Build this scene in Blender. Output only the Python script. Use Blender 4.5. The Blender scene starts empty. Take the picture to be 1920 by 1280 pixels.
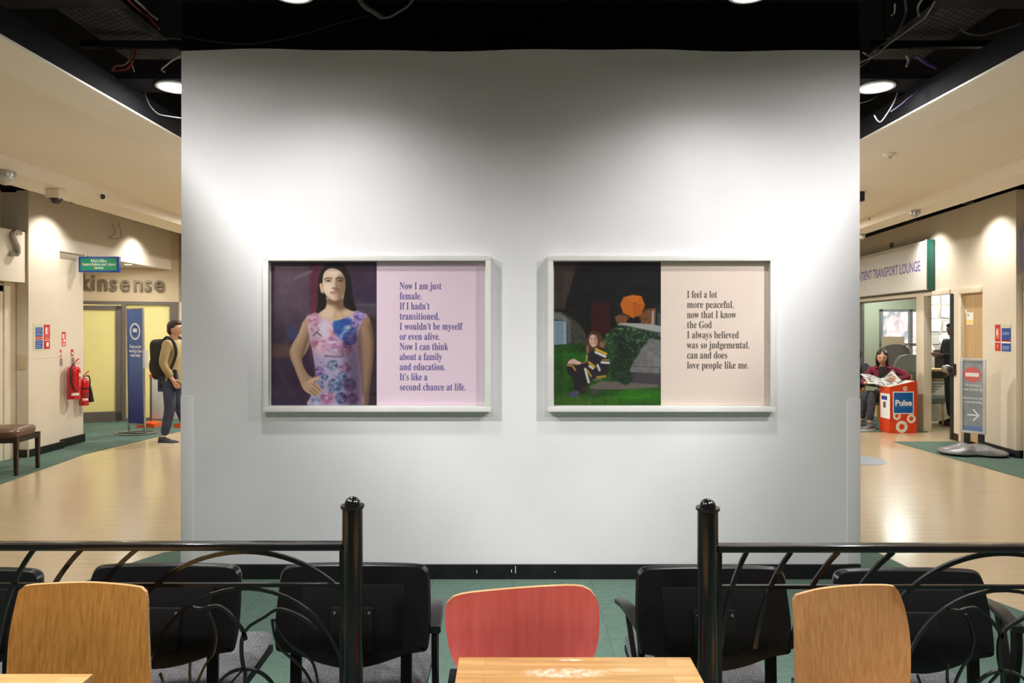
import bpy, bmesh, math, random
import numpy as np
from mathutils import Vector, Matrix
# ------------------------------------------------------------------ camera, world, exposure
SC = bpy.context.scene
COL = SC.collection
cd = bpy.data.cameras.new('camera'); cd.sensor_width = 36; cd.lens = 24; cd.shift_y = -25/1920; cd.clip_end = 100
cam = bpy.data.objects.new('camera', cd); cam.location = (0, 0, 1.6); cam.rotation_euler = (math.pi/2, 0, 0)
COL.objects.link(cam); SC.camera = cam
W = bpy.data.worlds.new('world'); SC.world = W; W.use_nodes = True
W.node_tree.nodes['Background'].inputs[0].default_value = (1, .95, .88, 1)
W.node_tree.nodes['Background'].inputs[1].default_value = 0.15
SC.view_settings.view_transform = 'Standard'; SC.view_settings.look = 'None'; SC.view_settings.gamma = 1
SC.view_settings.use_curve_mapping = False; SC.view_settings.exposure = 0.0
SC.cycles.max_bounces = 8; SC.cycles.diffuse_bounces = 5; SC.cycles.caustics_reflective = False; SC.cycles.caustics_refractive = False
SC.cycles.sample_clamp_indirect = 4
try: SC.cycles.use_denoising = True
except Exception: pass
# lamp powers (W), used by the lamp builders below
P_FRONT, P_SIDE, P_CAFE_FILL, P_WASH, P_AISLE, P_SHOP = 112, 12, 1020, 85, 70, 7
# ------------------------------------------------------------------ helpers
F = 1280.0
def PX(px, py, Y): return Vector(((px-960)/F*Y, Y, 1.6+(615-py)/F*Y))
def lin(c):
    o = []
    for v in c[:3]:
        v = v/255.0; o.append(v/12.92 if v <= .04045 else ((v+.055)/1.055)**2.4)
    return (*o, 1)
def mat(name, c, rough=.6, metal=0, spec=.5, coat=0, emit=None, es=0, trans=0):
    m = bpy.data.materials.new(name); m.use_nodes = True; b = m.node_tree.nodes['Principled BSDF']
    b.inputs['Base Color'].default_value = lin(c); b.inputs['Roughness'].default_value = rough
    b.inputs['Metallic'].default_value = metal; b.inputs['Specular IOR Level'].default_value = spec
    b.inputs['Coat Weight'].default_value = coat; b.inputs['Coat Roughness'].default_value = .08
    b.inputs['Transmission Weight'].default_value = trans
    if emit: b.inputs['Emission Color'].default_value = lin(emit); b.inputs['Emission Strength'].default_value = es
    return m
def noisy(name, c1, c2, scale=(5, 5, 5), detail=4, rough=.6, bump=0, coat=0, spec=.5, lo=.35, hi=.65, bscale=None, noise=1.0, metal=0):
    m = mat(name, c1, rough, metal, spec, coat); nt = m.node_tree; N = nt.nodes; L = nt.links; b = N['Principled BSDF']
    tc = N.new('ShaderNodeTexCoord'); mp = N.new('ShaderNodeMapping'); mp.inputs['Scale'].default_value = scale
    nz = N.new('ShaderNodeTexNoise'); nz.inputs['Scale'].default_value = noise; nz.inputs['Detail'].default_value = detail
    cr = N.new('ShaderNodeValToRGB'); cr.color_ramp.elements[0].position = lo; cr.color_ramp.elements[1].position = hi
    cr.color_ramp.elements[0].color = lin(c1); cr.color_ramp.elements[1].color = lin(c2)
    L.new(tc.outputs['Object'], mp.inputs['Vector']); L.new(mp.outputs[0], nz.inputs['Vector']); L.new(nz.outputs[0], cr.inputs[0]); L.new(cr.outputs[0], b.inputs['Base Color'])
    if bump:
        n2 = nz
        if bscale:
            n2 = N.new('ShaderNodeTexNoise'); n2.inputs['Scale'].default_value = bscale; n2.inputs['Detail'].default_value = 3; L.new(tc.outputs['Object'], n2.inputs['Vector'])
        bp = N.new('ShaderNodeBump'); bp.inputs['Strength'].default_value = bump; bp.inputs['Distance'].default_value = .01
        L.new(n2.outputs[0], bp.inputs['Height']); L.new(bp.outputs[0], b.inputs['Normal'])
    return m
def bm_box(bm, lo, hi, bevel=0):
    v = [bm.verts.new((x, y, z)) for x in (lo[0], hi[0]) for y in (lo[1], hi[1]) for z in (lo[2], hi[2])]
    fs = [bm.faces.new([v[i] for i in q]) for q in ((0, 1, 3, 2), (4, 6, 7, 5), (0, 4, 5, 1), (2, 3, 7, 6), (0, 2, 6, 4), (1, 5, 7, 3))]
    if bevel:
        es = list({e for f in fs for e in f.edges}); bmesh.ops.bevel(bm, geom=es, offset=bevel, segments=2, affect='EDGES', profile=.6)
    return v
def bm_obox(bm, c, ax, ay, az, h):
    """oriented box: centre c, unit axes, half sizes h"""
    v = [bm.verts.new(c+ax*(sx*h[0])+ay*(sy*h[1])+az*(sz*h[2])) for sx in (-1, 1) for sy in (-1, 1) for sz in (-1, 1)]
    for q in ((0, 1, 3, 2), (4, 6, 7, 5), (0, 4, 5, 1), (2, 3, 7, 6), (0, 2, 6, 4), (1, 5, 7, 3)): bm.faces.new([v[i] for i in q])
def catmull(P, n=8, closed=False):
    P = [Vector(p) for p in P]; m = len(P); out = []
    for i in range(m if closed else m-1):
        p0 = P[i-1] if (closed or i > 0) else P[0]; p1 = P[i]; p2 = P[(i+1) % m]; p3 = P[(i+2) % m] if (closed or i+2 < m) else P[-1]
        for k in range(n):
            t = k/n; out.append(.5*((2*p1)+(-p0+p2)*t+(2*p0-5*p1+4*p2-p3)*t*t+(-p0+3*p1-3*p2+p3)*t**3))
    if not closed: out.append(P[-1].copy())
    return out
def bm_tube(bm, pts, r, seg=8, closed=False, sq=None, up=Vector((0, 1, 0)), cap=True):
    """tube along points; r number or list; sq=(w,t) makes a flat bar with t along up"""
    pts = [Vector(p) for p in pts]; n = len(pts); rings = []
    for i, p in enumerate(pts):
        a = pts[i-1] if (closed or i > 0) else pts[0]; b = pts[(i+1) % n] if (closed or i+1 < n) else pts[-1]
        t = (b-a).normalized(); u = up-t*up.dot(t)
        if u.length < 1e-3: u = Vector((0, 0, 1))-t*t.z
        if u.length < 1e-3: u = Vector((1, 0, 0))
        u.normalize(); s = t.cross(u)
        if sq: ring = [bm.verts.new(p+s*(sq[0]/2*a1)+u*(sq[1]/2*b1)) for a1, b1 in ((-1, -1), (1, -1), (1, 1), (-1, 1))]
        else:
            rr = r[i] if isinstance(r, (list, tuple)) else r
            ring = [bm.verts.new(p+(u*math.cos(k*2*math.pi/seg)+s*math.sin(k*2*math.pi/seg))*rr) for k in range(seg)]
        rings.append(ring)
    m = len(rings[0])
    for i in range(n if closed else n-1):
        A = rings[i]; B = rings[(i+1) % n]
        for k in range(m): bm.faces.new((A[k], A[(k+1) % m], B[(k+1) % m], B[k]))
    if not closed and cap: bm.faces.new(rings[0][::-1]); bm.faces.new(rings[-1])
def bm_lathe(bm, prof, seg=24, c=(0, 0, 0), axis='Z', cap=True):
    c = Vector(c); rings = []
    for r, z in prof:
        ring = []
        for k in range(seg):
            a = 2*math.pi*k/seg; v = Vector((r*math.cos(a), r*math.sin(a), z))
            if axis == 'X': v = Vector((z, r*math.cos(a), r*math.sin(a)))
            if axis == 'Y': v = Vector((r*math.cos(a), z, r*math.sin(a)))
            ring.append(bm.verts.new(c+v))
        rings.append(ring)
    for A, B in zip(rings, rings[1:]):
        for k in range(seg): bm.faces.new((A[k], A[(k+1) % seg], B[(k+1) % seg], B[k]))
    for R in ((rings[0], rings[-1]) if cap else ()):
        try: bm.faces.new(R)
        except Exception: pass
def bm_prism(bm, pts, d):
    """extrude a closed planar outline by vector d"""
    A = [bm.verts.new(Vector(p)) for p in pts]; B = [bm.verts.new(Vector(p)+Vector(d)) for p in pts]; n = len(A)
    bm.faces.new(A[::-1]); bm.faces.new(B)
    for i in range(n): bm.faces.new((A[i], A[(i+1) % n], B[(i+1) % n], B[i]))
def obj(name, bm, m, parent=None, smooth=False, kind=None):
    bmesh.ops.recalc_face_normals(bm, faces=bm.faces)
    me = bpy.data.meshes.new(name); bm.to_mesh(me); bm.free()
    if smooth:
        for p in me.polygons: p.use_smooth = True
        try: me.set_sharp_from_angle(angle=math.radians(38))
        except Exception: pass
    o = bpy.data.objects.new(name, me); COL.objects.link(o)
    for x in (m if isinstance(m, list) else [m]): me.materials.append(x)
    if parent is not None:
        o.parent = parent; o.matrix_parent_inverse = parent_matrix(parent).inverted()
    if kind: o['kind'] = kind
    return o
def parent_matrix(o):
    M = o.matrix_basis.copy()
    while o.parent is not None: M = o.parent.matrix_basis @ o.matrix_parent_inverse @ M; o = o.parent
    return M
def tag(o, label, cat, group=None, kind=None):
    o['label'] = label; o['category'] = cat
    if group: o['group'] = group
    if kind: o['kind'] = kind
    return o
def thing(name, label, cat, loc=(0, 0, 0), group=None):
    o = bpy.data.objects.new(name, None); o.empty_display_size = .05; COL.objects.link(o); o.location = loc
    return tag(o, label, cat, group)
def box(name, lo, hi, m, parent=None, bevel=0, kind=None):
    bm = bmesh.new(); bm_box(bm, lo, hi, bevel); return obj(name, bm, m, parent, bevel > 0, kind)
def tube(name, pts, r, m, parent=None, seg=8, **k):
    bm = bmesh.new(); bm_tube(bm, pts, r, seg, **k); return obj(name, bm, m, parent, True)
def quadbox(name, M, lo, hi, m, parent=None, bevel=0, kind=None):
    """a box given in the frame M (4x4)"""
    bm = bmesh.new(); bm_box(bm, lo, hi, bevel); bm.transform(M); return obj(name, bm, m, parent, bevel > 0, kind)
def text(name, body, size, m, M, parent=None, offset=0, extrude=.0006, width=None, align='LEFT', line=1.0, height=None):
    cu = bpy.data.curves.new(name, 'FONT'); cu.body = body; cu.size = size; cu.offset = offset; cu.extrude = extrude; cu.align_x = align; cu.space_line = line; cu.resolution_u = 3
    t = bpy.data.objects.new('tmp', cu); COL.objects.link(t); bpy.context.view_layer.update()
    me = bpy.data.meshes.new_from_object(t.evaluated_get(bpy.context.evaluated_depsgraph_get()))
    bpy.data.objects.remove(t); bpy.data.curves.remove(cu)
    xs = [v.co.x for v in me.vertices]; ys = [v.co.y for v in me.vertices]; s = 1.0; sy = 1.0
    if width: s = width/(max(xs)-min(xs))
    if height: sy = height/(max(ys)-min(ys))
    me.transform(M @ Matrix.Diagonal((s, sy, 1, 1))); me.name = name; me.materials.clear(); me.materials.append(m)
    o = bpy.data.objects.new(name, me); COL.objects.link(o)
    if parent is not None: o.parent = parent; o.matrix_parent_inverse = parent_matrix(parent).inverted()
    return o
def frameM(o, x, y):
    """matrix with origin o, x axis, y axis; z = x cross y"""
    x = Vector(x).normalized(); y = Vector(y).normalized(); z = x.cross(y); M = Matrix((x, y, z)).transposed().to_4x4(); M.translation = Vector(o); return M
def serif(s):
    o = ''
    for c in s:
        if 'A' <= c <= 'Z': o += chr(0x1D400+ord(c)-65)
        elif 'a' <= c <= 'z': o += chr(0x1D41A+ord(c)-97)
        else: o += c
    return o
def dup(root, loc, label, group=None):
    r = root.copy(); COL.objects.link(r); r.location = loc; r['label'] = label
    if group: r['group'] = group
    def rec(a, b):
        for ch in [c for c in bpy.data.objects if c.parent == a]:
            if ch.parent == b: continue
            c = ch.copy(); COL.objects.link(c); c.parent = b; rec(ch, c)
    rec(root, r); return r
def lamp(name, loc, power, radius, parent, color=(1, .96, .9), spot=None, blend=.5, aim=None, kind='AREA'):
    if spot: l = bpy.data.lights.new(name, 'SPOT'); l.spot_size = math.radians(spot); l.spot_blend = blend; l.shadow_soft_size = radius
    elif kind == 'POINT': l = bpy.data.lights.new(name, 'POINT'); l.shadow_soft_size = radius
    else: l = bpy.data.lights.new(name, 'AREA'); l.shape = 'DISK'; l.size = radius*2
    l.energy = power; l.color = color
    o = bpy.data.objects.new(name, l); COL.objects.link(o); o.location = loc
    if aim is not None: o.rotation_euler = (Vector(aim)-Vector(loc)).to_track_quat('-Z', 'Y').to_euler()
    o.parent = parent; o.matrix_parent_inverse = parent_matrix(parent).inverted(); return o
# ---- a small painter: the two photographic prints are painted region by region on a fine grid ----
def smooth_poly(pts, n=6):
    P = np.array(pts, float); m = len(P); out = []
    for i in range(m):
        p0, p1, p2, p3 = P[i-1], P[i], P[(i+1) % m], P[(i+2) % m]
        for k in range(n):
            t = k / n
            out.append(0.5*((2*p1)+(-p0+p2)*t+(2*p0-5*p1+4*p2-p3)*t*t+(-p0+3*p1-3*p2+p3)*t**3))
    return np.array(out)
class Canvas:
    def __init__(self, x0, y0, x1, y1, w, h, seed=1):
        self.x = np.linspace(x0, x1, w); self.y = np.linspace(y0, y1, h)
        self.X, self.Y = np.meshgrid(self.x, self.y); self.step = (x1-x0)/w
        self.im = np.zeros((h, w, 3)); self.rng = np.random.RandomState(seed)
    def blur(self, m, s):
        s = s/self.step
        if s < 0.3: return m
        r = int(3*s)+1; k = np.exp(-np.arange(-r, r+1)**2/(2*s*s)); k /= k.sum()
        m = np.pad(m, r, mode='edge')
        m = sum(k[i]*m[i:i+m.shape[0]-2*r, :] for i in range(2*r+1))
        return sum(k[i]*m[:, i:i+m.shape[1]-2*r] for i in range(2*r+1))
    def mask(self, pts, blur=2.0, smooth=True):
        P = smooth_poly(pts) if smooth else np.array(pts, float)
        q = self.step/4; acc = np.zeros(self.X.shape)
        for dx, dy in ((-q, -q), (q, q), (-q, q), (q, -q)):
            X = self.X+dx; Y = self.Y+dy; ins = np.zeros(X.shape, bool)
            for i in range(len(P)):
                ax, ay = P[i-1]; bx, by = P[i]
                if ay == by: continue
                ins ^= ((ay > Y) != (by > Y)) & (X < (bx-ax)*(Y-ay)/(by-ay)+ax)
            acc += ins
        return self.blur(acc/4, blur)
    def put(self, m, c, a=1.0):
        m = (m*a)[..., None]; self.im = self.im*(1-m)+np.broadcast_to(np.array(c, float), self.im.shape)*m
    def poly(self, pts, c, blur=2.0, a=1.0, smooth=True): self.put(self.mask(pts, blur, smooth), c, a)
    def blob(self, x, y, rx, ry, c, a=1.0, soft=0.5, within=None):
        d = np.sqrt(((self.X-x)/rx)**2+((self.Y-y)/ry)**2); m = np.clip((1+soft/2-d)/max(soft, .01), 0, 1)
        m = m*m*(3-2*m)
        if within is not None: m = m*within
        self.put(m, c, a)
    def line(self, pts, w, c, a=1.0, blur=1.0, within=None):
        P = np.array(pts, float); d = np.full(self.X.shape, 1e9)
        for i in range(len(P)-1):
            v = P[i+1]-P[i]; L = (v**2).sum()+1e-9
            t = np.clip(((self.X-P[i][0])*v[0]+(self.Y-P[i][1])*v[1])/L, 0, 1)
            d = np.minimum(d, np.hypot(self.X-P[i][0]-t*v[0], self.Y-P[i][1]-t*v[1]))
        m = np.clip((w/2-d)/self.step+0.5, 0, 1); m = self.blur(m, blur)
        if within is not None: m = m*within
        self.put(m, c, a)
    def noise(self, scale, seed):
        r = np.random.RandomState(seed); h, w = self.X.shape
        gx = int((self.x[-1]-self.x[0])/scale)+3; gy = int((self.y[-1]-self.y[0])/scale)+3
        g = r.rand(gy, gx)*2-1; u = (self.X-self.x[0])/scale; v = (self.Y-self.y[0])/scale
        i = u.astype(int); j = v.astype(int); fu = u-i; fv = v-j
        fu = fu*fu*(3-2*fu); fv = fv*fv*(3-2*fv)
        return (g[j, i]*(1-fu)+g[j, i+1]*fu)*(1-fv)+(g[j+1, i]*(1-fu)+g[j+1, i+1]*fu)*fv
    def mottle(self, scale, amp, seed, within=None, c=None):
        n = self.noise(scale, seed)*amp
        if within is not None: n = n*within
        self.im = self.im+n[..., None]*np.array(c if c is not None else (1, 1, 1), float)
def paint_portrait(w, h):
    C = Canvas(34, 52, 914, 1230, w, h)
    C.im[:] = (60, 47, 60)
    C.blob(200, 250, 260, 330, (84, 66, 78), .8, 1.2); C.blob(120, 230, 90, 120, (100, 78, 92), .35, 1.4)
    C.poly([(362, 40), (445, 40), (445, 470), (355, 480)], (84, 30, 50), 10, .85, False)
    C.poly([(700, 40), (920, 40), (920, 400), (700, 400)], (56, 44, 70), 30, .8, False)
    C.blob(820, 150, 100, 110, (72, 44, 62), .6, 1.3)
    C.poly([(735, 390), (920, 395), (920, 520), (735, 560)], (74, 70, 78), 6, .8, False)
    C.line([(735, 400), (920, 405)], 7, (94, 90, 96), .8, 3); C.line([(735, 432), (920, 436)], 6, (52, 48, 58), .8, 3)
    C.poly([(820, 560), (920, 560), (920, 1230), (850, 1230), (880, 900)], (48, 38, 44), 12, .8)
    C.poly([(20, 840), (340, 840), (380, 1240), (20, 1240)], (56, 40, 66), 50, .8, False)
    C.blob(120, 780, 130, 55, (98, 70, 60), .8, 1.3); C.blob(205, 640, 42, 60, (60, 66, 106), .9, 1.2)
    C.blob(320, 930, 90, 200, (48, 24, 52), .7, 1.2); C.blob(110, 1120, 120, 80, (70, 62, 80), .4, 1.3)
    C.line([(75, 900), (230, 1180)], 14, (86, 78, 92), .35, 10); C.line([(150, 330), (165, 700)], 20, (96, 84, 92), .3, 12)
    C.line([(230, 187), (372, 128)], 22, (128, 112, 118), .55, 6)
    C.mottle(120, 6, 3); C.mottle(40, 4, 4); C.mottle(14, 2.5, 5)
    # hair behind
    C.poly([(430, 205), (445, 140), (500, 72), (570, 58), (640, 80), (690, 160), (705, 260), (720, 360), (742, 455), (700, 460), (600, 440),
            (490, 440), (412, 472), (424, 400), (426, 300)], (24, 19, 19), 4)
    # neck and chest
    nk = [(492, 340), (494, 400), (478, 440), (412, 478), (455, 520), (540, 538), (640, 528), (740, 458), (668, 432), (640, 400), (640, 320)]
    C.poly(nk, (186, 158, 130), 3); mn = C.mask(nk, 3)
    C.blob(620, 400, 60, 52, (96, 72, 54), .8, 1.0, mn); C.blob(560, 375, 75, 34, (104, 80, 62), .85, .9, mn)
    C.blob(500, 470, 60, 50, (208, 184, 158), .7, 1.2, mn); C.blob(660, 470, 50, 25, (200, 176, 140), .5, 1.2, mn)
    C.line([(575, 460), (560, 510)], 12, (160, 120, 98), .5, 5); C.line([(600, 440), (640, 500)], 10, (150, 116, 92), .4, 5)
    # face
    C.poly([(438, 236), (455, 226), (470, 270), (472, 312), (452, 304), (442, 270)], (196, 160, 132), 2)
    fc = [(462, 200), (474, 140), (515, 106), (570, 108), (620, 135), (648, 190), (652, 250), (645, 305), (620, 345), (580, 368), (545, 366), (500, 335), (476, 300), (465, 255)]
    C.poly(fc, (204, 178, 154), 2.5); mf = C.mask(fc, 2)
    C.blob(640, 290, 62, 150, (120, 92, 72), .85, 1.1, mf); C.blob(560, 130, 60, 30, (222, 204, 184), .6, 1.2, mf)
    C.blob(512, 270, 34, 40, (226, 206, 186), .6, 1.2, mf); C.blob(598, 270, 16, 40, (150, 120, 98), .6, 1.2, mf)
    C.line([(480, 196), (500, 184), (540, 188)], 9, (66, 46, 36), .9, 3); C.line([(575, 190), (600, 178), (635, 190)], 10, (50, 35, 28), .9, 3)
    C.blob(510, 206, 26, 10, (120, 92, 76), .7, 1.0, mf); C.blob(512, 207, 11, 6, (44, 34, 32), .95, .8); C.blob(608, 206, 30, 13, (96, 72, 58), .8, 1.0, mf)
    C.blob(608, 205, 12, 8, (40, 34, 36), .95, .8); C.blob(598, 206, 4, 4, (190, 184, 176), .7, .8); C.line([(486, 214), (538, 212)], 3, (70, 50, 42), .6, 2)
    C.line([(578, 200), (578, 250), (585, 268)], 12, (112, 84, 66), .75, 6, mf); C.blob(560, 268, 22, 9, (120, 84, 68), .7, .9, mf); C.blob(585, 280, 24, 12, (98, 68, 54), .6, 1, mf)
    C.line([(525, 303), (560, 300), (600, 303)], 5, (96, 58, 52), .95, 2); C.blob(562, 312, 30, 8, (176, 118, 110), .85, .8); C.blob(560, 295, 26, 5, (168, 120, 108), .7, .8)
    C.line([(500, 335), (545, 366), (590, 366)], 5, (134, 104, 84), .5, 4)
    # hair in front
    C.poly([(470, 150), (500, 108), (555, 100), (610, 125), (650, 185), (655, 300), (640, 340), (645, 420), (742, 456), (716, 350), (700, 240), (680, 150), (630, 85), (560, 58), (500, 75), (448, 140), (432, 220), (458, 215)], (26, 20, 20), 3)
    C.poly([(430, 240), (438, 300), (470, 312), (492, 350), (490, 410), (440, 466), (412, 470), (424, 400), (424, 300)], (22, 17, 17), 3)
    C.line([(470, 140), (505, 95), (560, 82)], 8, (64, 48, 44), .6, 6); C.line([(690, 230), (712, 380)], 8, (44, 36, 38), .5, 6)
    # arms
    al = [(345, 498), (300, 545), (262, 640), (200, 750), (190, 820), (232, 930), (275, 1040), (300, 1090), (350, 1130), (420, 1070), (385, 1010), (330, 960), (290, 860), (330, 790), (365, 690), (345, 580)]
    C.poly(al, (156, 126, 98), 3); m = C.mask(al, 3)
    C.line([(312, 540), (270, 660), (215, 770), (250, 920), (310, 1070)], 40, (200, 174, 146), .6, 16, m); C.line([(350, 640), (300, 790), (290, 850)], 26, (98, 74, 58), .8, 10, m)
    ar = [(828, 492), (868, 560), (886, 700), (884, 850), (866, 1000), (850, 1130), (836, 1236), (774, 1236), (786, 1090), (768, 940), (762, 800), (756, 660), (768, 570)]
    C.poly(ar, (146, 116, 88), 3); m = C.mask(ar, 3)
    C.line([(862, 560), (888, 700), (884, 860), (862, 1030), (840, 1230)], 34, (76, 56, 46), .8, 14, m); C.line([(800, 600), (808, 850), (812, 1100)], 26, (186, 158, 128), .6, 12, m)
    # dress
    dr = [(330, 502), (372, 482), (412, 470), (450, 508), (540, 532), (620, 524), (700, 482), (742, 455), (790, 468), (832, 492), (782, 560), (758, 660), (764, 820), (776, 940), (788, 1080), (776, 1236), (362, 1236), (364, 1160), (412, 1060), (408, 960), (392, 860), (372, 760), (348, 640), (336, 560)]
    C.poly(dr, (206, 178, 198), 2.5); md = C.mask(dr, 2)
    rn = np.random.RandomState(8)
    def flower(x, y, r, base, dark, light, n=14):
        C.blob(x, y, r, r*.95, base, .95, .35, md)
        for k in range(n):
            a = rn.rand()*6.28; q = r*(.25+.6*rn.rand()); s = r*(.2+.22*rn.rand())
            C.blob(x+q*np.cos(a), y+q*np.sin(a), s, s*.7, light if k % 2 else dark, .55, .7, md)
        C.blob(x, y, r*.22, r*.2, light, .7, .8, md)
    PK, PD, PL = (206, 150, 172), (178, 96, 128), (232, 204, 214)
    flower(375, 520, 56, PK, PD, PL); flower(395, 590, 55, (220, 184, 198), PD, PL); flower(545, 610, 56, PK, (186, 104, 130), PL)
    flower(440, 730, 72, (212, 164, 188), PD, PL); flower(560, 710, 60, (196, 150, 190), (160, 100, 150), (226, 206, 220)); flower(650, 770, 60, (176, 116, 150), (130, 76, 112), (206, 170, 196))
    C.blob(480, 610, 50, 80, (224, 206, 222), .8, .9, md)
    flower(655, 600, 96, (66, 98, 172), (40, 60, 140), (130, 170, 214), 22); flower(690, 680, 62, (72, 82, 160), (44, 46, 120), (130, 140, 200)); C.blob(580, 570, 34, 40, (44, 96, 168), .9, .6, md); C.blob(680, 590, 20, 16, (196, 210, 206), .8, .8, md)
    flower(770, 500, 50, (142, 118, 180), (96, 70, 140), (196, 180, 222)); flower(740, 560, 40, (150, 126, 186), (84, 64, 140), (196, 184, 222))
    C.line([(385, 660), (410, 632), (430, 640), (452, 662)], 9, (60, 66, 70), .9, 2, md); C.line([(410, 632), (432, 612)], 8, (60, 66, 70), .9, 2, md)
    C.poly([(400, 820), (560, 845), (760, 810), (780, 1240), (360, 1240), (364, 1150), (410, 1010)], (176, 168, 206), 12, .75, False)
    C.im = C.im*1.0
    flower(545, 900, 46, (118, 138, 170), (70, 86, 122), (176, 190, 214)); flower(650, 925, 48, (160, 116, 158), (104, 66, 112), (200, 172, 204)); flower(625, 1000, 44, (96, 120, 160), (52, 68, 104), (156, 176, 204)); flower(570, 1070, 62, (104, 126, 164), (52, 66, 110), (166, 182, 210), 20)
    flower(430, 950, 44, (140, 104, 168), (92, 56, 120), (190, 170, 210)); flower(480, 1000, 30, (108, 130, 166), (60, 70, 110), (170, 180, 210)); flower(440, 1060, 34, (116, 132, 176), (70, 80, 126), (180, 186, 216)); flower(500, 1170, 56, (190, 130, 168), (140, 76, 120), (214, 180, 208))
    flower(690, 1060, 56, (110, 82, 134), (56, 44, 84), (150, 130, 180)); flower(620, 1170, 50, (92, 96, 150), (52, 48, 92), (150, 156, 196)); flower(720, 1180, 46, (150, 96, 140), (84, 48, 84), (180, 140, 176)); flower(400, 1200, 40, (168, 176, 216), (116, 120, 176), (200, 204, 230))
    for k in range(26):
        x = 420+rn.rand()*340; y = 860+rn.rand()*350
        C.line([(x, y), (x+rn.randn()*26, y+rn.randn()*18)], 5, (54, 48, 76), .6, 2.5, md)
    C.line([(480, 822), (570, 832), (640, 826)], 12, (84, 74, 100), .8, 5, md); C.line([(500, 770), (560, 800), (600, 820)], 16, (150, 146, 170), .6, 6, md)
    C.poly([(640, 720), (780, 620), (800, 1240), (650, 1240), (660, 1000), (640, 850)], (52, 34, 58), 36, .62)
    C.poly([(345, 480), (440, 480), (430, 640), (420, 900), (380, 900), (340, 620)], (150, 110, 140), 26, .25)
    C.im *= (1-.10*md)[..., None]
    C.mottle(9, 7, 21, md)
    # hand on the hip
    C.poly([(290, 1060), (330, 1030), (385, 1000), (432, 998), (440, 1016), (404, 1030), (440, 1080), (456, 1108), (440, 1128), (432, 1148), (400, 1152), (350, 1136), (312, 1108)], (190, 154, 128), 2.5)
    for a, b in (((384, 1060), (440, 1108)), ((372, 1090), (424, 1130)), ((360, 1112), (405, 1146)), ((400, 1032), (390, 1050))):
        C.line([a, b], 6, (96, 66, 52), .8, 2)
    C.line([(340, 1040), (420, 1008)], 12, (212, 180, 152), .7, 4)
    C.mottle(6, 2.5, 33)
    return np.clip(C.im, 0, 255)
def paint_churchyard(w, h):
    C = Canvas(40, 48, 920, 1230, w, h)
    C.im[:] = (21, 20, 22)
    C.poly([(30, 40), (245, 40), (205, 140), (165, 290), (140, 360), (128, 436), (30, 442)], (62, 51, 47), 4, 1, False)
    C.mottle(70, 5, 2); C.mottle(20, 3.5, 3)
    C.poly([(30, 455), (90, 452), (150, 490), (250, 560), (300, 640), (310, 720), (30, 730)], (58, 58, 50), 3, 1, False); m = C.mask([(30, 455), (150, 490), (310, 720), (30, 730)], 2, False)
    C.mottle(12, 14, 6, m)
    C.poly([(36, 462), (95, 470), (150, 515), (150, 535), (40, 520)], (108, 112, 110), 3, 1, False)
    C.poly([(36, 532), (142, 536), (142, 728), (36, 732)], (132, 152, 168), 2, 1, False)
    for x in (70, 108): C.line([(x, 545), (x, 722)], 4, (96, 114, 130), .8, 1.5)
    for y in (560, 620, 680): C.line([(44, y), (140, y)], 4, (104, 122, 138), .7, 1.5)
    C.poly([(146, 520), (178, 530), (178, 715), (150, 725)], (84, 84, 80), 3, 1, False)
    C.poly([(345, 388), (500, 386), (505, 650), (345, 640)], (52, 17, 20), 3, 1, False); C.line([(405, 392), (405, 630)], 4, (36, 12, 14), .8, 2); C.line([(350, 450), (490, 450)], 3, (36, 12, 14), .6, 2)
    # brick wall right, pipe, window
    C.poly([(540, 500), (600, 470), (650, 500), (780, 460), (780, 440), (925, 420), (925, 580), (560, 560)], (112, 72, 42), 4, 1, False); m = C.mask([(540, 500), (925, 420), (925, 580), (560, 560)], 2, False)
    C.mottle(10, 16, 9, m)
    C.poly([(880, 400), (925, 390), (925, 580), (880, 575)], (32, 32, 34), 2, 1, False); C.line([(905, 480), (905, 560)], 24, (78, 90, 84), .7, 4)
    C.line([(856, 458), (852, 565)], 18, (150, 152, 156), 1, 2); C.line([(885, 400), (880, 565)], 7, (20, 20, 22), 1, 2)
    C.poly([(560, 300), (760, 300), (800, 420), (780, 440), (590, 480), (540, 430)], (22, 24, 20), 14, .8)
    # umbrella and person below
    C.poly([(645, 552), (652, 515), (690, 495), (735, 500), (752, 552)], (18, 15, 16), 3)
    C.poly([(612, 338), (690, 320), (760, 330), (790, 405), (762, 470), (690, 512), (655, 490), (610, 470), (584, 395)], (186, 98, 28), 2, 1, False)
    C.poly([(700, 392), (790, 405), (762, 470), (690, 512)], (168, 84, 22), 2, .8, False); C.poly([(700, 392), (612, 338), (690, 320), (760, 330)], (198, 108, 34), 2, .7, False)
    for p in ((612, 338), (690, 320), (760, 330), (790, 405), (762, 470), (690, 512), (610, 470), (584, 395)): C.line([(700, 392), p], 3, (150, 76, 22), .7, 1.5)
    C.blob(706, 390, 6, 6, (90, 50, 20), 1, .5)
    # grass
    gp = [(30, 735), (150, 728), (310, 712), (480, 720), (560, 900), (700, 1050), (925, 1060), (925, 1240), (30, 1240)]
    C.poly(gp, (38, 76, 24), 4, 1, False); mg = C.mask(gp, 3, False)
    C.blob(140, 800, 220, 60, (36, 92, 28), .8, 1.2, mg); C.blob(200, 1190, 300, 60, (58, 92, 34), .7, 1.3, mg); C.blob(680, 1150, 260, 50, (50, 112, 28), .9, 1.3, mg); C.blob(320, 760, 200, 40, (22, 50, 18), .8, 1.2, mg); C.blob(360, 1110, 220, 50, (34, 62, 26), .8, 1.2, mg); C.blob(540, 1200, 80, 30, (40, 84, 26), .6, 1.2, mg)
    C.mottle(16, 9, 11, mg, (.7, 1, .5)); C.mottle(7, 7, 12, mg, (.8, 1, .5))
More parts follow.
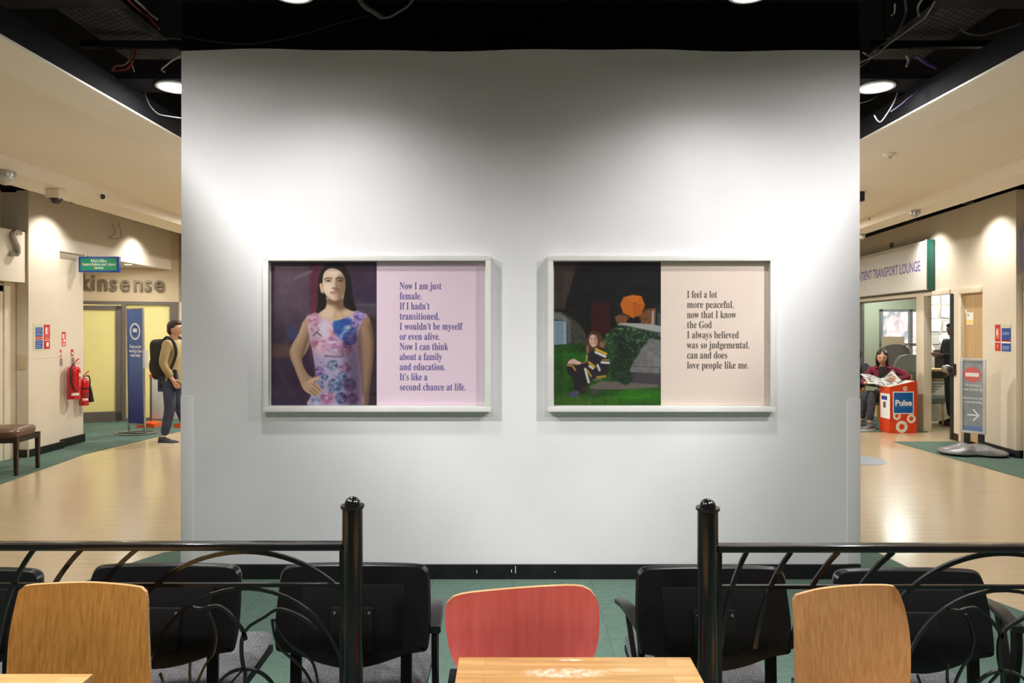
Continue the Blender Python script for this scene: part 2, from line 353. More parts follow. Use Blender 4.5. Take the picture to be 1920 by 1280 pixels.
    # tomb
    C.poly([(670, 640), (925, 640), (925, 985), (650, 965), (690, 880)], (108, 107, 107), 3, 1, False); m = C.mask([(670, 640), (925, 640), (925, 985), (650, 965)], 3, False)
    C.mottle(30, 12, 14, m); C.mottle(8, 8, 15, m)
    C.line([(660, 905), (925, 920)], 6, (78, 76, 78), .9, 2); C.line([(650, 960), (925, 972)], 8, (44, 42, 44), .9, 2)
    C.poly([(600, 965), (925, 978), (925, 1065), (560, 1050)], (66, 62, 68), 3, 1, False)
    C.poly([(562, 562), (600, 550), (700, 553), (850, 562), (925, 578), (925, 632), (800, 616), (700, 596), (575, 585)], (152, 154, 152), 2, 1, False); C.line([(600, 584), (750, 604), (925, 634)], 12, (96, 98, 98), .9, 3)
    # step
    C.poly([(335, 1072), (420, 1030), (560, 1035), (900, 1060), (900, 1082), (600, 1100), (340, 1100)], (98, 92, 84), 3, 1, False); C.poly([(345, 1098), (420, 1098), (400, 1140), (355, 1160)], (64, 66, 56), 4, 1, False)
    # ivy
    iv = [(440, 690), (470, 640), (520, 600), (570, 570), (650, 578), (740, 600), (800, 610), (900, 650), (920, 690), (830, 680), (800, 720), (760, 760), (730, 820), (690, 870), (660, 940), (690, 1000), (640, 1060), (560, 1030), (510, 1000), (500, 900), (480, 800), (450, 740)]
    C.poly(iv, (28, 44, 30), 5); mi = C.mask(iv, 4); r = np.random.RandomState(4)
    for k in range(620):
        x = 440+r.rand()*480; y = 570+r.rand()*480; g = r.rand()
        top = max(0, 1-(y-560)/330.); s = 5+r.rand()*6
        c = (40+70*g*top, 62+80*g*top+14*g, 46+62*g*top)
        C.blob(x, y, s, s*.8, c, .75, .6, mi)
    C.blob(590, 760, 60, 120, (16, 22, 16), .35, 1.2, mi); C.blob(500, 760, 40, 110, (46, 88, 44), .35, 1.2, mi)
    # the seated woman
    C.poly([(305, 800), (300, 720), (325, 640), (370, 618), (420, 640), (445, 700), (462, 760), (430, 780), (380, 790), (340, 780), (322, 800)], (74, 50, 38), 3)
    C.blob(316, 770, 12, 36, (150, 116, 84), .7, .9); C.blob(436, 730, 22, 26, (150, 118, 84), .7, .9)
    C.poly([(328, 690), (345, 650), (378, 652), (396, 690), (392, 735), (360, 750), (335, 725)], (206, 168, 148), 2.5); C.blob(385, 700, 16, 40, (150, 110, 92), .6, 1)
    C.blob(344, 682, 8, 4, (70, 46, 40), .9, .8); C.blob(372, 680, 8, 4, (70, 46, 40), .9, .8); C.line([(342, 716), (362, 716)], 5, (160, 88, 84), .9, 2); C.line([(352, 684), (346, 700)], 5, (170, 128, 108), .8, 2)
    C.poly([(325, 800), (380, 775), (430, 755), (470, 800), (490, 870), (488, 960), (440, 1010), (370, 1020), (300, 960), (230, 930), (180, 905), (240, 880), (310, 870), (318, 830)], (38, 34, 40), 3); ms = C.mask([(300, 760), (480, 740), (500, 1030), (280, 1050)], 2, False)
    C.line([(385, 768), (466, 806)], 22, (196, 158, 40), 1, 2); C.line([(382, 792), (462, 828)], 20, (196, 202, 200), 1, 2); C.line([(432, 876), (490, 880)], 20, (190, 196, 194), 1, 2); C.line([(440, 856), (492, 856)], 14, (150, 124, 40), .9, 2)
    C.line([(328, 876), (372, 912)], 20, (186, 150, 42), 1, 2); C.line([(330, 906), (360, 926)], 18, (196, 198, 190), 1, 2); C.line([(398, 900), (414, 940)], 20, (180, 186, 184), 1, 2); C.line([(310, 820), (306, 866)], 14, (170, 160, 90), .9, 3)
    C.line([(395, 1000), (462, 990)], 20, (156, 134, 40), 1, 3); C.line([(370, 1022), (430, 1012)], 10, (130, 132, 120), .9, 3)
    C.poly([(145, 900), (180, 880), (300, 890), (330, 940), (345, 1030), (320, 1060), (300, 1120), (250, 1130), (215, 1120), (190, 1010), (150, 960)], (36, 31, 36), 3)
    C.line([(296, 930), (325, 1040)], 20, (190, 196, 196), 1, 2.5); C.line([(310, 936), (345, 990)], 14, (178, 146, 40), 1, 2.5); C.line([(150, 900), (190, 902), (214, 940)], 13, (186, 146, 48), 1, 3); C.line([(215, 895), (300, 876)], 10, (170, 136, 50), .8, 3)
    C.poly([(150, 886), (170, 858), (205, 848), (232, 862), (262, 876), (250, 892), (200, 890)], (206, 170, 160), 2.5); C.line([(180, 872), (214, 880)], 4, (150, 100, 92), .8, 2)
    C.poly([(160, 1130), (215, 1110), (245, 1120), (235, 1150), (190, 1166), (165, 1160)], (70, 72, 96), 3); C.blob(295, 1095, 30, 22, (58, 50, 34), .8, .8)
    C.mottle(6, 2.2, 33)
    return np.clip(C.im, 0, 255)
# ------------------------------------------------------------------ materials
M_white = noisy('white_wall_paint', (231, 231, 233), (222, 222, 226), (1, 1, 1), 5, .55, .05, noise=1.6, bscale=22, lo=.3, hi=.7)
M_cream = noisy('cream_wall_panel', (224, 214, 197), (217, 206, 187), (1, 1, 1), 5, .38, .02, noise=1.3, bscale=8)
M_slab = noisy('cream_ceiling_paint', (238, 231, 219), (233, 225, 212), (1, 1, 1), 4, .6, noise=.8)
M_slab2 = noisy('cream_soffit_border', (242, 236, 225), (238, 231, 219), (1, 1, 1), 4, .5, noise=.8)
M_beam = noisy('cream_beam_paint', (236, 228, 214), (231, 222, 207), (1, 1, 1), 4, .5, noise=1)
M_black = noisy('matt_black_paint', (8, 8, 9), (5, 5, 6), (1, 1, 1), 4, .8, noise=4, spec=.08)
M_black2 = noisy('charcoal_fascia_paint', (26, 26, 28), (20, 20, 22), (1, 1, 1), 4, .8, noise=2, spec=.08)
M_skirt = noisy('black_vinyl_skirting', (24, 24, 27), (12, 12, 14), (1, 1, 1), 5, .32, noise=9)
M_kbeige = noisy('beige_shop_fascia', (208, 190, 158), (200, 182, 150), (1, 1, 1), 4, .6, noise=2)
M_frame = mat('grey_bronze_aluminium', (112, 104, 98), .4, .2)
M_trimw = noisy('cream_gloss_trim', (226, 216, 196), (216, 205, 182), (1, 1, 1), 4, .35, noise=3)
M_green = noisy('lounge_green_grey_paint', (150, 160, 144), (142, 152, 136), (1, 1, 1), 4, .6, noise=1)
M_yellow = mat('pale_yellow_paint', (240, 235, 190), .6)
M_door = noisy('pale_wood_veneer', (196, 164, 120), (178, 146, 104), (18, 18, .9), 6, .42, noise=2.2, lo=.3, hi=.7)
M_metal = mat('brushed_steel', (180, 180, 182), .3, 1)
M_chrome = mat('chrome', (200, 198, 200), .12, 1)
M_blackp = mat('satin_black_metal', (13, 13, 14), .28, .0, .5)
M_plast = mat('white_plastic', (214, 210, 200), .35)
def floor_mat():
    m = mat('pale_timber_effect_vinyl', (205, 180, 140), .2, 0, .5, .55); nt = m.node_tree; N = nt.nodes; L = nt.links; b = N['Principled BSDF']
    tc = N.new('ShaderNodeTexCoord'); mp = N.new('ShaderNodeMapping'); mp.inputs['Scale'].default_value = (1.6, 34, 1)
    nz = N.new('ShaderNodeTexNoise'); nz.inputs['Scale'].default_value = 1.0; nz.inputs['Detail'].default_value = 6; nz.inputs['Roughness'].default_value = .65
    cr = N.new('ShaderNodeValToRGB'); e = cr.color_ramp.elements; e[0].position = .28; e[0].color = lin((184, 161, 125)); e[1].position = .72; e[1].color = lin((211, 190, 154))
    n2 = N.new('ShaderNodeTexNoise'); n2.inputs['Scale'].default_value = .35; mx = N.new('ShaderNodeMix'); mx.data_type = 'RGBA'; mx.blend_type = 'MULTIPLY'; mx.inputs[0].default_value = .25
    L.new(tc.outputs['Object'], mp.inputs[0]); L.new(mp.outputs[0], nz.inputs['Vector']); L.new(nz.outputs[0], cr.inputs[0]); L.new(tc.outputs['Object'], n2.inputs['Vector'])
    L.new(cr.outputs[0], mx.inputs[6]); L.new(n2.outputs[0], mx.inputs[7]); L.new(mx.outputs[2], b.inputs['Base Color'])
    b.inputs['Coat Roughness'].default_value = .17; b.inputs['Roughness'].default_value = .3
    return m
M_floor = floor_mat()
def carpet_mat():
    m = noisy('green_carpet', (91, 113, 102), (84, 106, 96), (1, 1, 1), 6, .95, .25, noise=30, bscale=260, spec=.15); nt = m.node_tree; N = nt.nodes; L = nt.links; b = N['Principled BSDF']
    # seams between carpet tiles
    tc = N.new('ShaderNodeTexCoord'); br = N.new('ShaderNodeTexBrick'); br.offset = 0; br.inputs['Scale'].default_value = 1; br.inputs['Brick Width'].default_value = .5; br.inputs['Row Height'].default_value = .5
    br.inputs['Mortar Size'].default_value = .0035; br.inputs['Color1'].default_value = (1, 1, 1, 1); br.inputs['Color2'].default_value = (.93, .93, .93, 1); br.inputs['Mortar'].default_value = (.78, .78, .78, 1)
    mx = N.new('ShaderNodeMix'); mx.data_type = 'RGBA'; mx.blend_type = 'MULTIPLY'; mx.inputs[0].default_value = 1
    src = b.inputs['Base Color'].links[0].from_socket
    L.new(tc.outputs['Object'], br.inputs['Vector']); L.new(src, mx.inputs[6]); L.new(br.outputs['Color'], mx.inputs[7]); L.new(mx.outputs[2], b.inputs['Base Color']); return m
M_carpet = carpet_mat()
def glass_mat(name, tint=(1, 1, 1), rough=.02, f=.08, mx_tr=None):
    m = bpy.data.materials.new(name); m.use_nodes = True; nt = m.node_tree; N = nt.nodes; L = nt.links; N.clear()
    o = N.new('ShaderNodeOutputMaterial'); t = N.new('ShaderNodeBsdfTransparent'); t.inputs[0].default_value = (*tint, 1)
    g = N.new('ShaderNodeBsdfGlossy'); g.inputs['Roughness'].default_value = rough
    lw = N.new('ShaderNodeLayerWeight'); lw.inputs['Blend'].default_value = .5; pw = N.new('ShaderNodeMath'); pw.operation = 'POWER'; pw.inputs[1].default_value = 5; ad = N.new('ShaderNodeMath'); ad.operation = 'MULTIPLY_ADD'; ad.inputs[1].default_value = .9; ad.inputs[2].default_value = .03
    L.new(lw.outputs['Facing'], pw.inputs[0]); L.new(pw.outputs[0], ad.inputs[0]); s = N.new('ShaderNodeMixShader'); L.new(ad.outputs[0], s.inputs[0]); L.new(t.outputs[0], s.inputs[1]); L.new(g.outputs[0], s.inputs[2]); L.new(s.outputs[0], o.inputs[0]); return m
M_glass = glass_mat('clear_glass', (.93, .96, .95))
M_pglass = glass_mat('picture_glass', (.985, .985, .985), .015)
def frosted():
    m = bpy.data.materials.new('frosted_glass'); m.use_nodes = True; nt = m.node_tree; N = nt.nodes; L = nt.links; b = N['Principled BSDF']
    b.inputs['Base Color'].default_value = lin((232, 230, 206)); b.inputs['Roughness'].default_value = .25
    t = N.new('ShaderNodeBsdfTranslucent'); t.inputs[0].default_value = lin((246, 242, 200)); s = N.new('ShaderNodeMixShader'); s.inputs[0].default_value = .7
    L.new(b.outputs[0], s.inputs[1]); L.new(t.outputs[0], s.inputs[2]); L.new(s.outputs[0], N['Material Output'].inputs[0]); return m
M_frost = frosted()
# ------------------------------------------------------------------ the setting
ST = 'structure'
box('floor', (-9, -3, -.1), (10.5, 15, 0), M_floor, kind=ST)
def flat(name, pts, z0, z1, m, kind=ST):
    bm = bmesh.new(); bm_prism(bm, [(x, y, z0) for x, y in pts], (0, 0, z1-z0)); return obj(name, bm, m, kind=kind)
flat('carpet', [(-3.6, -2), (-3.3, 2.2), (-3.0, 3.4), (-2.8, 3.95), (-2.66, 4.4), (-2.58, 4.66), (-2.48, 4.85), (-2.36, 4.93), (-2.3, 7.3), (2.45, 7.3), (2.5, 6.2), (2.54, 5.2), (2.6, 4.86), (2.66, 4.42), (2.83, 3.97), (3.05, 3.4), (3.5, 2.2), (3.8, -2)], 0, .006, M_carpet)
flat('carpet_left', [(-6.5, 5.5), (-5.25, 5.5), (-5.24, 6.99), (-5.42, 8.64), (-5.14, 10.6), (-5.1, 12.6), (-7.6, 12.6), (-7.6, 9.62), (-6.2, 9.6), (-6.2, 8.5), (-6.5, 8.5)], 0, .006, M_carpet)
flat('carpet_right', [(5.37, 9.61), (5.44, 7.26), (5.6, 5.5), (6.6, 5.5), (6.6, 8.4), (6.25, 8.5), (6.32, 9.61)], 0, .006, M_carpet)
flat('carpet_lounge', [(4.6, 10.5), (6.4, 10.5), (6.8, 14.2), (4.6, 14.2)], 0, .006, M_carpet)
# centre block that carries the two pictures
WX0, WX1, WY = -2.107, 2.216, 4.35
def centre_wall():
    bm = bmesh.new(); n = 40; top = lambda x: 3.377-.006+.006*math.sin(x*3.1)+.004*math.sin(x*7.3+1)
    f = [bm.verts.new((WX0+(WX1-WX0)*i/n, WY, top(WX0+(WX1-WX0)*i/n))) for i in range(n+1)]; g = [bm.verts.new((v.co.x, WY, 0)) for v in f]
    for i in range(n): bm.faces.new((g[i], g[i+1], f[i+1], f[i]))
    bm_box(bm, (WX0, WY+.002, 0), (WX1, 7.2, 3.362)); return obj('wall_center', bm, M_white, kind=ST)
centre_wall()
box('ceiling_fascia', (WX0, WY+.006, 3.36), (WX1, 7.2, 4.3), M_black, kind=ST)
box('trim_1', (WX0-.02, WY-.03, 3.682), (WX1+.02, WY+.02, 3.70), M_black2, kind=ST)
def skirting(name, x0, x1, y0, h, parts):
    bm = bmesh.new()
    for a, b in zip(parts, parts[1:]): bm_box(bm, (a+.0005, y0-.016, 0), (b-.0005, y0, h), .001)
    return obj(name, bm, M_skirt, kind=ST)
_sk = skirting('baseboard_center', WX0, WX1, WY, .098, [WX0, -1.64, -.06, .96, WX1])
for _x, _z, _h in ((.02, .045, .045), (-.005, .05, .018), (-.225, .045, .02), (.27, .05, .008)):
    box('paint_scuff', (_x, WY-.0175, _z), (_x+.004, WY-.0159, _z+_h), M_white, _sk)
box('ceiling', (-9, -.6, 4.3), (10.5, 15, 4.4), M_black, kind=ST)
box('ceiling_cafe', (-5, -3, 3.72), (5, 3.9, 3.76), M_black, kind=ST)
# left suspended ceiling
def slab(name, s, xe, xb, k, m):
    # s = -1 left, +1 right; edge at |xe|, beam line |xb|+k*(Y-6)
    f = lambda y: s*(xb+k*(y-6.1)); y0, y1 = 2.3, 14.9
    P = [(s*xe, y0), (s*xe, y1), (f(y1), y1), (f(y0), y0)]
    flat('ceiling_slab_'+name, P, 3.112, 3.25, M_slab)
    P = [(s*xe, y0), (s*xe, y1), (s*(xe+.36), y1), (s*(xe+.36), y0)]
    bm = bmesh.new(); ys = [y0, 3.25, 4.75, 6.25, 7.75, 9.25, 10.75, y1]
    for a, b in zip(ys, ys[1:]):
        bm_prism(bm, [(s*(xe-.004), a+.002, 3.098), (s*(xe-.004), b-.002, 3.098), (s*(xe+.36), b-.002, 3.108), (s*(xe+.36), a+.002, 3.108)], (0, 0, .006+.002))
    obj('ceiling_border_'+name, bm, M_slab2, kind=ST)
    box('ceiling_edge_'+name, (min(s*xe, s*(xe-.012)), y0, 3.1), (max(s*xe, s*(xe-.012)), y1, 3.112), M_slab2, kind=ST)
    box('ceiling_upstand_'+name, (min(s*xe, s*(xe-.015)), y0, 3.112), (max(s*xe, s*(xe-.015)), y1, 3.262), M_black2, kind=ST)
    w = .42 if s < 0 else .31
    P = [(f(y0), y0), (f(y1), y1), (f(y1)+s*w, y1), (f(y0)+s*w, y0)]
    bm = bmesh.new(); bm_prism(bm, [(x, y, 2.985) for x, y in P], (0, 0, .34)); obj('ceiling_beam_'+name, bm, M_beam, kind=ST)
slab('left', -1, 2.64, 4.44, .0, None)
slab('right', 1, 2.80, 4.57, .08, None)
# left wall: panel face, lintel, recess and return
box('wall_left', (-6.12, 8.43, 0), (-5.97, 9.01, 3.3), M_cream, kind=ST)
box('wall_left_lintel', (-6.12, 9.01, 2.62), (-5.97, 12.0, 3.3), M_cream, kind=ST)
box('wall_left_pier', (-6.2, 9.01, 0), (-6.03, 9.6, 2.62), M_cream, kind=ST)
box('wall_left_return', (-6.35, 8.44, 0), (-6.1, 8.8, 3.28), M_cream, kind=ST)
box('wall_left_rear', (-6.6, 5.5, 2.1), (-6.32, 8.44, 3.3), M_cream, kind=ST)
bm = bmesh.new(); bm_box(bm, (-5.97, 8.44, 0), (-5.955, 9.08, .1), .002); bm_box(bm, (-6.03, 9.08, 0), (-6.013, 9.6, .115), .002); bm_box(bm, (-6.11, 8.415, 0), (-5.985, 8.43, .1), .002); bm_box(bm, (-6.2, 9.6, 0), (-6.01, 9.615, .115), .002)
obj('baseboard_left', bm, M_skirt, kind=ST)
# panel joints on the left wall
bm = bmesh.new(); bm_box(bm, (-5.972, 8.435, 1.22), (-5.968, 9.0, 1.223)); bm_box(bm, (-6.032, 9.04, 0), (-6.026, 9.044, 1.25)); obj('trim_2', bm, M_trimw, kind=ST)
# sign box over the left door, door and its frame
box('wall_left_overpanel', (-6.5, 6.0, 2.16), (-6.0, 8.42, 2.78), M_cream, kind=ST)
d = box('door_1', (-6.3, 7.25, 0.01), (-6.25, 8.12, 2.04), M_door, kind=ST)
bm = bmesh.new(); bm_box(bm, (-6.26, 8.12, 0), (-6.14, 8.24, 2.12), .004); bm_box(bm, (-6.2, 8.24, 0), (-6.125, 8.43, 2.16), .004); bm_box(bm, (-6.26, 7.13, 0), (-6.14, 7.25, 2.12), .004); bm_box(bm, (-6.26, 7.13, 2.04), (-6.14, 8.24, 2.14), .004)
obj('door_frame', bm, M_trimw, parent=d)
# ------------ beige shop front on the left
SF = Vector((5.0, 1.85, 0)).normalized(); SO = Vector((-7.45, 11.41, 0)); SM = frameM(SO, SF, (0, 0, 1))     # z of frame points to -Y side
def sfx(px):   # distance along the shop front for a pixel column
    a = (px-960)/F; t = (SO.x-a*SO.y)/(a*SF.y-SF.x); return t
quadbox('wall_back_left', SM, (-.3, 2.06, -.12), (2.1, 3.3, 0), M_kbeige, kind=ST)
xs = [sfx(v) for v in (157, 225, 235, 320, 335)]
bm = bmesh.new(); FZ = (-.07, .03)
def fb(a, b, z0, z1, d=FZ): bm_box(bm, (a, z0, d[0]), (b, z1, d[1]), .003)
fb(-.1, xs[4], 2.0, 2.06); fb(xs[4]-.14, xs[4], 0, 2.0); fb(xs[1]+.03, xs[2]+.01, 0, 2.0); fb(xs[2]+.01, xs[4]-.14, 0, .05)
bm.transform(SM); sf = obj('window_1', bm, M_frame, kind=ST)
bm = bmesh.new(); bm_box(bm, (xs[2]+.01, .05, -.03), (xs[4]-.14, 2.0, -.02)); bm.transform(SM); obj('pane', bm, M_frost, sf)
bm = bmesh.new(); a, b = -.05, xs[1]+.025
fb(a, b, 1.91, 1.985, (-.05, .02)); fb(a, b, .02, .18, (-.05, .02)); fb(b-.09, b, .02, 1.985, (-.05, .02)); fb(a, a+.09, .02, 1.985, (-.05, .02)); bm.transform(SM)
dr = obj('door_2', bm, M_frame, kind=ST)
bm = bmesh.new(); bm_box(bm, (a+.05, .1, -.02), (b-.05, 1.95, -.012)); bm.transform(SM); obj('pane', bm, M_frost, dr)
bm = bmesh.new(); bm_box(bm, (a+.02, 1.5, -.011), (b-.09, 1.503, -.006)); bm.transform(SM); obj('film_edge', bm, M_plast, dr)
quadbox('wall_back_left_side', SM, (xs[4], 0, -.12), (xs[4]+1.2, 3.3, 0), M_cream, kind=ST)
box('wall_left_shop', (-8.6, 9.6, 0), (-8.5, 14.6, 3.3), M_yellow, kind=ST)
box('wall_recess_left', (-7.6, 9.6, 0), (-7.5, 11.5, 3.3), M_cream, kind=ST)
box('ceiling_recess', (-7.6, 9.6, 2.64), (-5.99, 12.3, 2.7), M_slab, kind=ST)
_a, _b = SM @ Vector((-1.2, 2.6, -.14)), SM @ Vector((2.6, 2.6, -.14))
flat('ceiling_shop', [(_a.x, _a.y), (_b.x, _b.y), (-5.0, 14.6), (-8.6, 14.6)], 2.6, 2.66, M_plast)
box('wall_shop_rear', (-8.6, 14.2, 0), (-5.0, 14.3, 2.7), M_yellow, kind=ST)
box('wall_shop_side', (-5.1, 12.8, 0), (-5.0, 14.3, 2.7), M_yellow, kind=ST)
# ------------ right wall
def RW(Y): return 6.2+.1*(Y-8.5)
RD = Vector((-.1, -1, 0)).normalized()
def RM(Y, z=0, off=0):
    n = Vector((-1, .1, 0)).normalized(); return frameM(Vector((RW(Y), Y, z))+n*off, RD, (0, 0, 1))
def rbox(name, Y0, Y1, z0, z1, d0, d1, m, parent=None, bevel=0, kind=ST):
    """Y0 far, Y1 near; d = depth along the normal into the corridor"""
    L = (Y0-Y1)*math.sqrt(1.01); return quadbox(name, RM(Y0), (0, z0, d0), (L, z1, d1), m, parent, bevel, kind)
rbox('wall_right', 9.08, 8.38, 0, 3.3, -.2, 0, M_cream)
rbox('wall_right_upper', 14.9, 9.08, 2.16, 3.3, -.15, -.012, M_cream)
rbox('wall_right_near', 8.38, 5.5, 2.1, 3.3, -.25, -.1, M_cream)
rbox('wall_right_post', 9.85, 9.62, 0, 2.16, -.12, 0, M_cream)
bm = bmesh.new(); bm_box(bm, (0, 0, 0), (.705, .1, .014), .002); bm.transform(RM(9.08)); m2 = frameM((RW(8.38)-.014, 8.38, 0), (1, 0, 0), (0, 0, 1)); b2 = bmesh.new(); bm_box(b2, (0, 0, 0), (.12, .1, .014)); b2.transform(m2)
me = bpy.data.meshes.new('t'); b2.to_mesh(me); bm.from_mesh(me); obj('baseboard_right', bm, M_skirt, kind=ST)
rbox('baseboard_post', 9.8, 9.66, 0, .1, 0, .012, M_skirt)
# cupboard door
d3 = rbox('door_3', 9.62, 9.1, .04, 2.08, -.09, -.04, M_door)
rbox('door_frame', 9.62, 9.08, 2.08, 2.16, -.1, .025, M_trimw, d3, .004, None); rbox('door_frame', 9.64, 9.58, 0, 2.1, -.1, .01, M_trimw, d3, .003, None)
# near right doorway
d4 = rbox('door_4', 8.2, 7.3, 0.01, 2.04, -.2, -.16, M_door); rbox('door_frame', 8.34, 8.2, 0, 2.16, -.22, -.06, M_trimw, d4, .004, None); rbox('door_frame', 7.3, 7.2, 0, 2.16, -.22, -.06, M_trimw, d4, .004, None); rbox('door_frame', 8.34, 7.2, 2.04, 2.16, -.22, -.06, M_trimw, d4, .004, None)
# lounge glazing
win = rbox('window_2', 13.1, 9.85, 2.095, 2.16, -.08, .03, M_trimw, bevel=.004)
rbox('window_post', 10.80, 10.56, 0, 2.1, -.08, .035, M_trimw, win, .004, None)
rbox('window_post', 13.1, 13.02, 0, 2.1, -.06, .02, M_frame, win, .003, None)
rbox('window_sill', 13.02, 10.8, 0, .05, -.05, .02, M_trimw, win, .003, None)
rbox('bead', 13.02, 10.8, 2.07, 2.095, -.05, 0, M_frame, win, 0, None)
rbox('pane', 13.02, 10.8, .05, 2.075, -.03, -.022, M_glass, win, 0, None)
# the lounge door leaf, opened inwards against the near jamb
d5 = box('door_5', (RW(9.85)+.02, 9.80, .01), (RW(9.85)+.92, 9.85, 2.09), M_blackp, kind=ST)
rbox('door_edge', 9.86, 9.78, 0, 2.095, -.1, .012, mat('dark_green_door_edge', (26, 34, 32), .5), d5, 0, None)
# lounge interior
box('wall_lounge_far', (6.92, 14.5, 0), (7.8, 14.6, 2.7), M_green, kind=ST)
box('wall_lounge_far_low', (7.8, 14.5, 0), (8.75, 14.6, .72), M_green, kind=ST)
box('wall_lounge_far_high', (7.8, 14.5, 2.0), (8.75, 14.6, 2.7), M_green, kind=ST)
box('wall_lounge_far_right', (8.75, 14.5, 0), (10.5, 14.6, 2.7), M_green, kind=ST)
box('wall_lounge_side', (10.3, 9.7, 0), (10.4, 14.6, 2.7), M_green, kind=ST)
box('wall_lounge_near', (6.45, 9.6, 0), (10.4, 9.7, 2.7), M_green, kind=ST)
box('wall_lounge_partition', (7.42, 12.4, 0), (10.3, 12.5, 2.7), mat('noticeboard_wall_grey', (158, 156, 148), .7), kind=ST)
flat('ceiling_lounge', [(RW(9.7)+.13, 9.7), (10.4, 9.7), (10.4, 14.6), (RW(14.6)+.13, 14.6)], 2.6, 2.68, M_plast)
bm = bmesh.new()
for lo, hi in (((7.8, 14.46, .72), (7.86, 14.56, 2.0)), ((8.69, 14.46, .72), (8.75, 14.56, 2.0)), ((7.8, 14.46, .72), (8.75, 14.56, .77)), ((7.8, 14.46, 1.95), (8.75, 14.56, 2.0)), ((7.8, 14.46, 1.22), (8.75, 14.54, 1.28)), ((8.42, 14.46, .72), (8.49, 14.54, 2.0))): bm_box(bm, lo, hi, .003)
w3 = obj('window_3', bm, mat('grey_window_frame', (96, 104, 106), .5), kind=ST)
def street():
    m = bpy.data.materials.new('daylight_street'); m.use_nodes = True; nt = m.node_tree; N = nt.nodes; L = nt.links; b = N['Principled BSDF']
    tc = N.new('ShaderNodeTexCoord'); nz = N.new('ShaderNodeTexNoise'); nz.inputs['Scale'].default_value = 5; nz.inputs['Detail'].default_value = 4
    cr = N.new('ShaderNodeValToRGB'); e = cr.color_ramp.elements; e[0].position = .36; e[0].color = lin((150, 170, 180)); e[1].position = .62; e[1].color = lin((255, 246, 248)); x = e.new(.46); x.color = lin((240, 205, 208))
    L.new(tc.outputs['Object'], nz.inputs['Vector']); L.new(nz.outputs[0], cr.inputs[0]); L.new(cr.outputs[0], b.inputs['Emission Color']); b.inputs['Emission Strength'].default_value = 1.7; b.inputs['Base Color'].default_value = (0, 0, 0, 1); return m
box('pane', (7.84, 14.52, .76), (8.71, 14.53, 1.96), street(), w3)
box('wall_back', (-9, 14.8, 0), (10.5, 14.9, 4.3), M_cream, kind=ST)
rbox('wall_right_far', 14.9, 13.1, 0, 2.16, -.1, 0, M_cream)
box('wall_left_low', (-6.6, 5.5, 0), (-6.32, 7.13, 2.1), M_cream, kind=ST)
rbox('wall_right_low', 7.2, 5.5, 0, 2.1, -.25, -.1, M_cream)
box('wall_left_near', (-6.7, -3, 0), (-6.55, 5.5, 4.3), M_cream, kind=ST)
box('wall_right_near_side', (6.5, -3, 0), (6.65, 5.5, 4.3), M_cream, kind=ST)
box('wall_slot_left', (-9, 5.0, 3.3), (-6.0, 14.9, 4.3), M_black, kind=ST)
box('wall_slot_right', (6.35, 5.0, 3.3), (10.5, 14.9, 4.3), M_black, kind=ST)
# ------------------------------------------------------------------ ceiling lamps
M_emit = mat('lamp_diffuser', (255, 255, 255), .4, emit=(255, 250, 240), es=25)
M_ring = mat('lamp_white_bezel', (210, 208, 204), .35)
def downlight(x, y, z, r, power, label, group, color=(1, .975, .95), cone=None, aim=None):
    t = thing('downlight', label, 'ceiling light', (x, y, z), group)
    bm = bmesh.new(); bm_lathe(bm, [(r*1.02, 0), (r*1.18, 0), (r*1.2, .006), (r*1.05, .03), (r*1.02, .03)], 32, (x, y, z-.006), cap=False); obj('bezel', bm, M_ring, t, True)
    bm = bmesh.new(); bm_lathe(bm, [(.001, 0), (r*1.02, 0), (r*1.02, .012), (.001, .012)], 32, (x, y, z+.004)); obj('diffuser', bm, M_emit, t, True)
    lamp('lamp_light', (x, y, z-.012), power, r*.9, t, color, cone, 1, aim or (x, y, 0) if cone else None)
    if z > 3.3 and z < 3.5: bm = bmesh.new(); bm_lathe(bm, [(r*1.05, .02), (r*1.05, .14), (.02, .16), (.02, .9), (.001, .9)], 24, (x, y, z), cap=False); obj('housing', bm, M_black, t, True)
    return t
downlight(-2.307, 4.665, 3.245, .1, P_SIDE, 'round white downlight glowing beside the left edge of the white wall', 'ceiling downlights')
downlight(2.49, 4.665, 3.245, .1, P_SIDE, 'round white downlight glowing beside the right edge of the white wall', 'ceiling downlights')
downlight(-1.13, 3.50, 3.32, .095, P_FRONT, 'round downlight above the left half of the white wall, cut off at the picture top', 'ceiling downlights', cone=150)
downlight(1.22, 3.50, 3.32, .095, P_FRONT, 'round downlight above the right half of the white wall, cut off at the picture top', 'ceiling downlights', cone=150)
for x, y in ((-2.3, 6.9), (2.5, 6.9), (-3.7, 9.8), (3.9, 9.8), (-3.7, 12.4), (3.9, 12.4)):
    downlight(x, y, 3.245 if abs(x) < 3 else 3.09, .1, P_AISLE, 'round downlight further along the passage behind the white wall', 'downlights of the rear passage', (1, .96, .89))
for x, y, k, am in ((-2.9, 2.2, 1, (-2.6, 3.2, 0)), (3.0, 2.2, 1, (2.7, 3.2, 0)), (-1.3, .9, .42, (-1.4, 1.3, 0)), (1.4, .9, .42, (1.5, 1.3, 0))):  # unseen lamps over the tables, added and aimed to even out the wall light
    downlight(x, y, 3.7, .1, P_CAFE_FILL*k, 'round fill light added out of view over the tables to light the white wall', 'added fill lights over the tables', cone=136, aim=am)
for x, y in ((-6.3, 9.75), (-6.19, 11.02)):
    downlight(x, y, 2.632, .06, 13, 'small downlight in the soffit over the beige shop front, %s' % ('left of the hanging sign' if y < 10 else 'right of the hanging sign'), 'soffit downlights', (1, .95, .86))
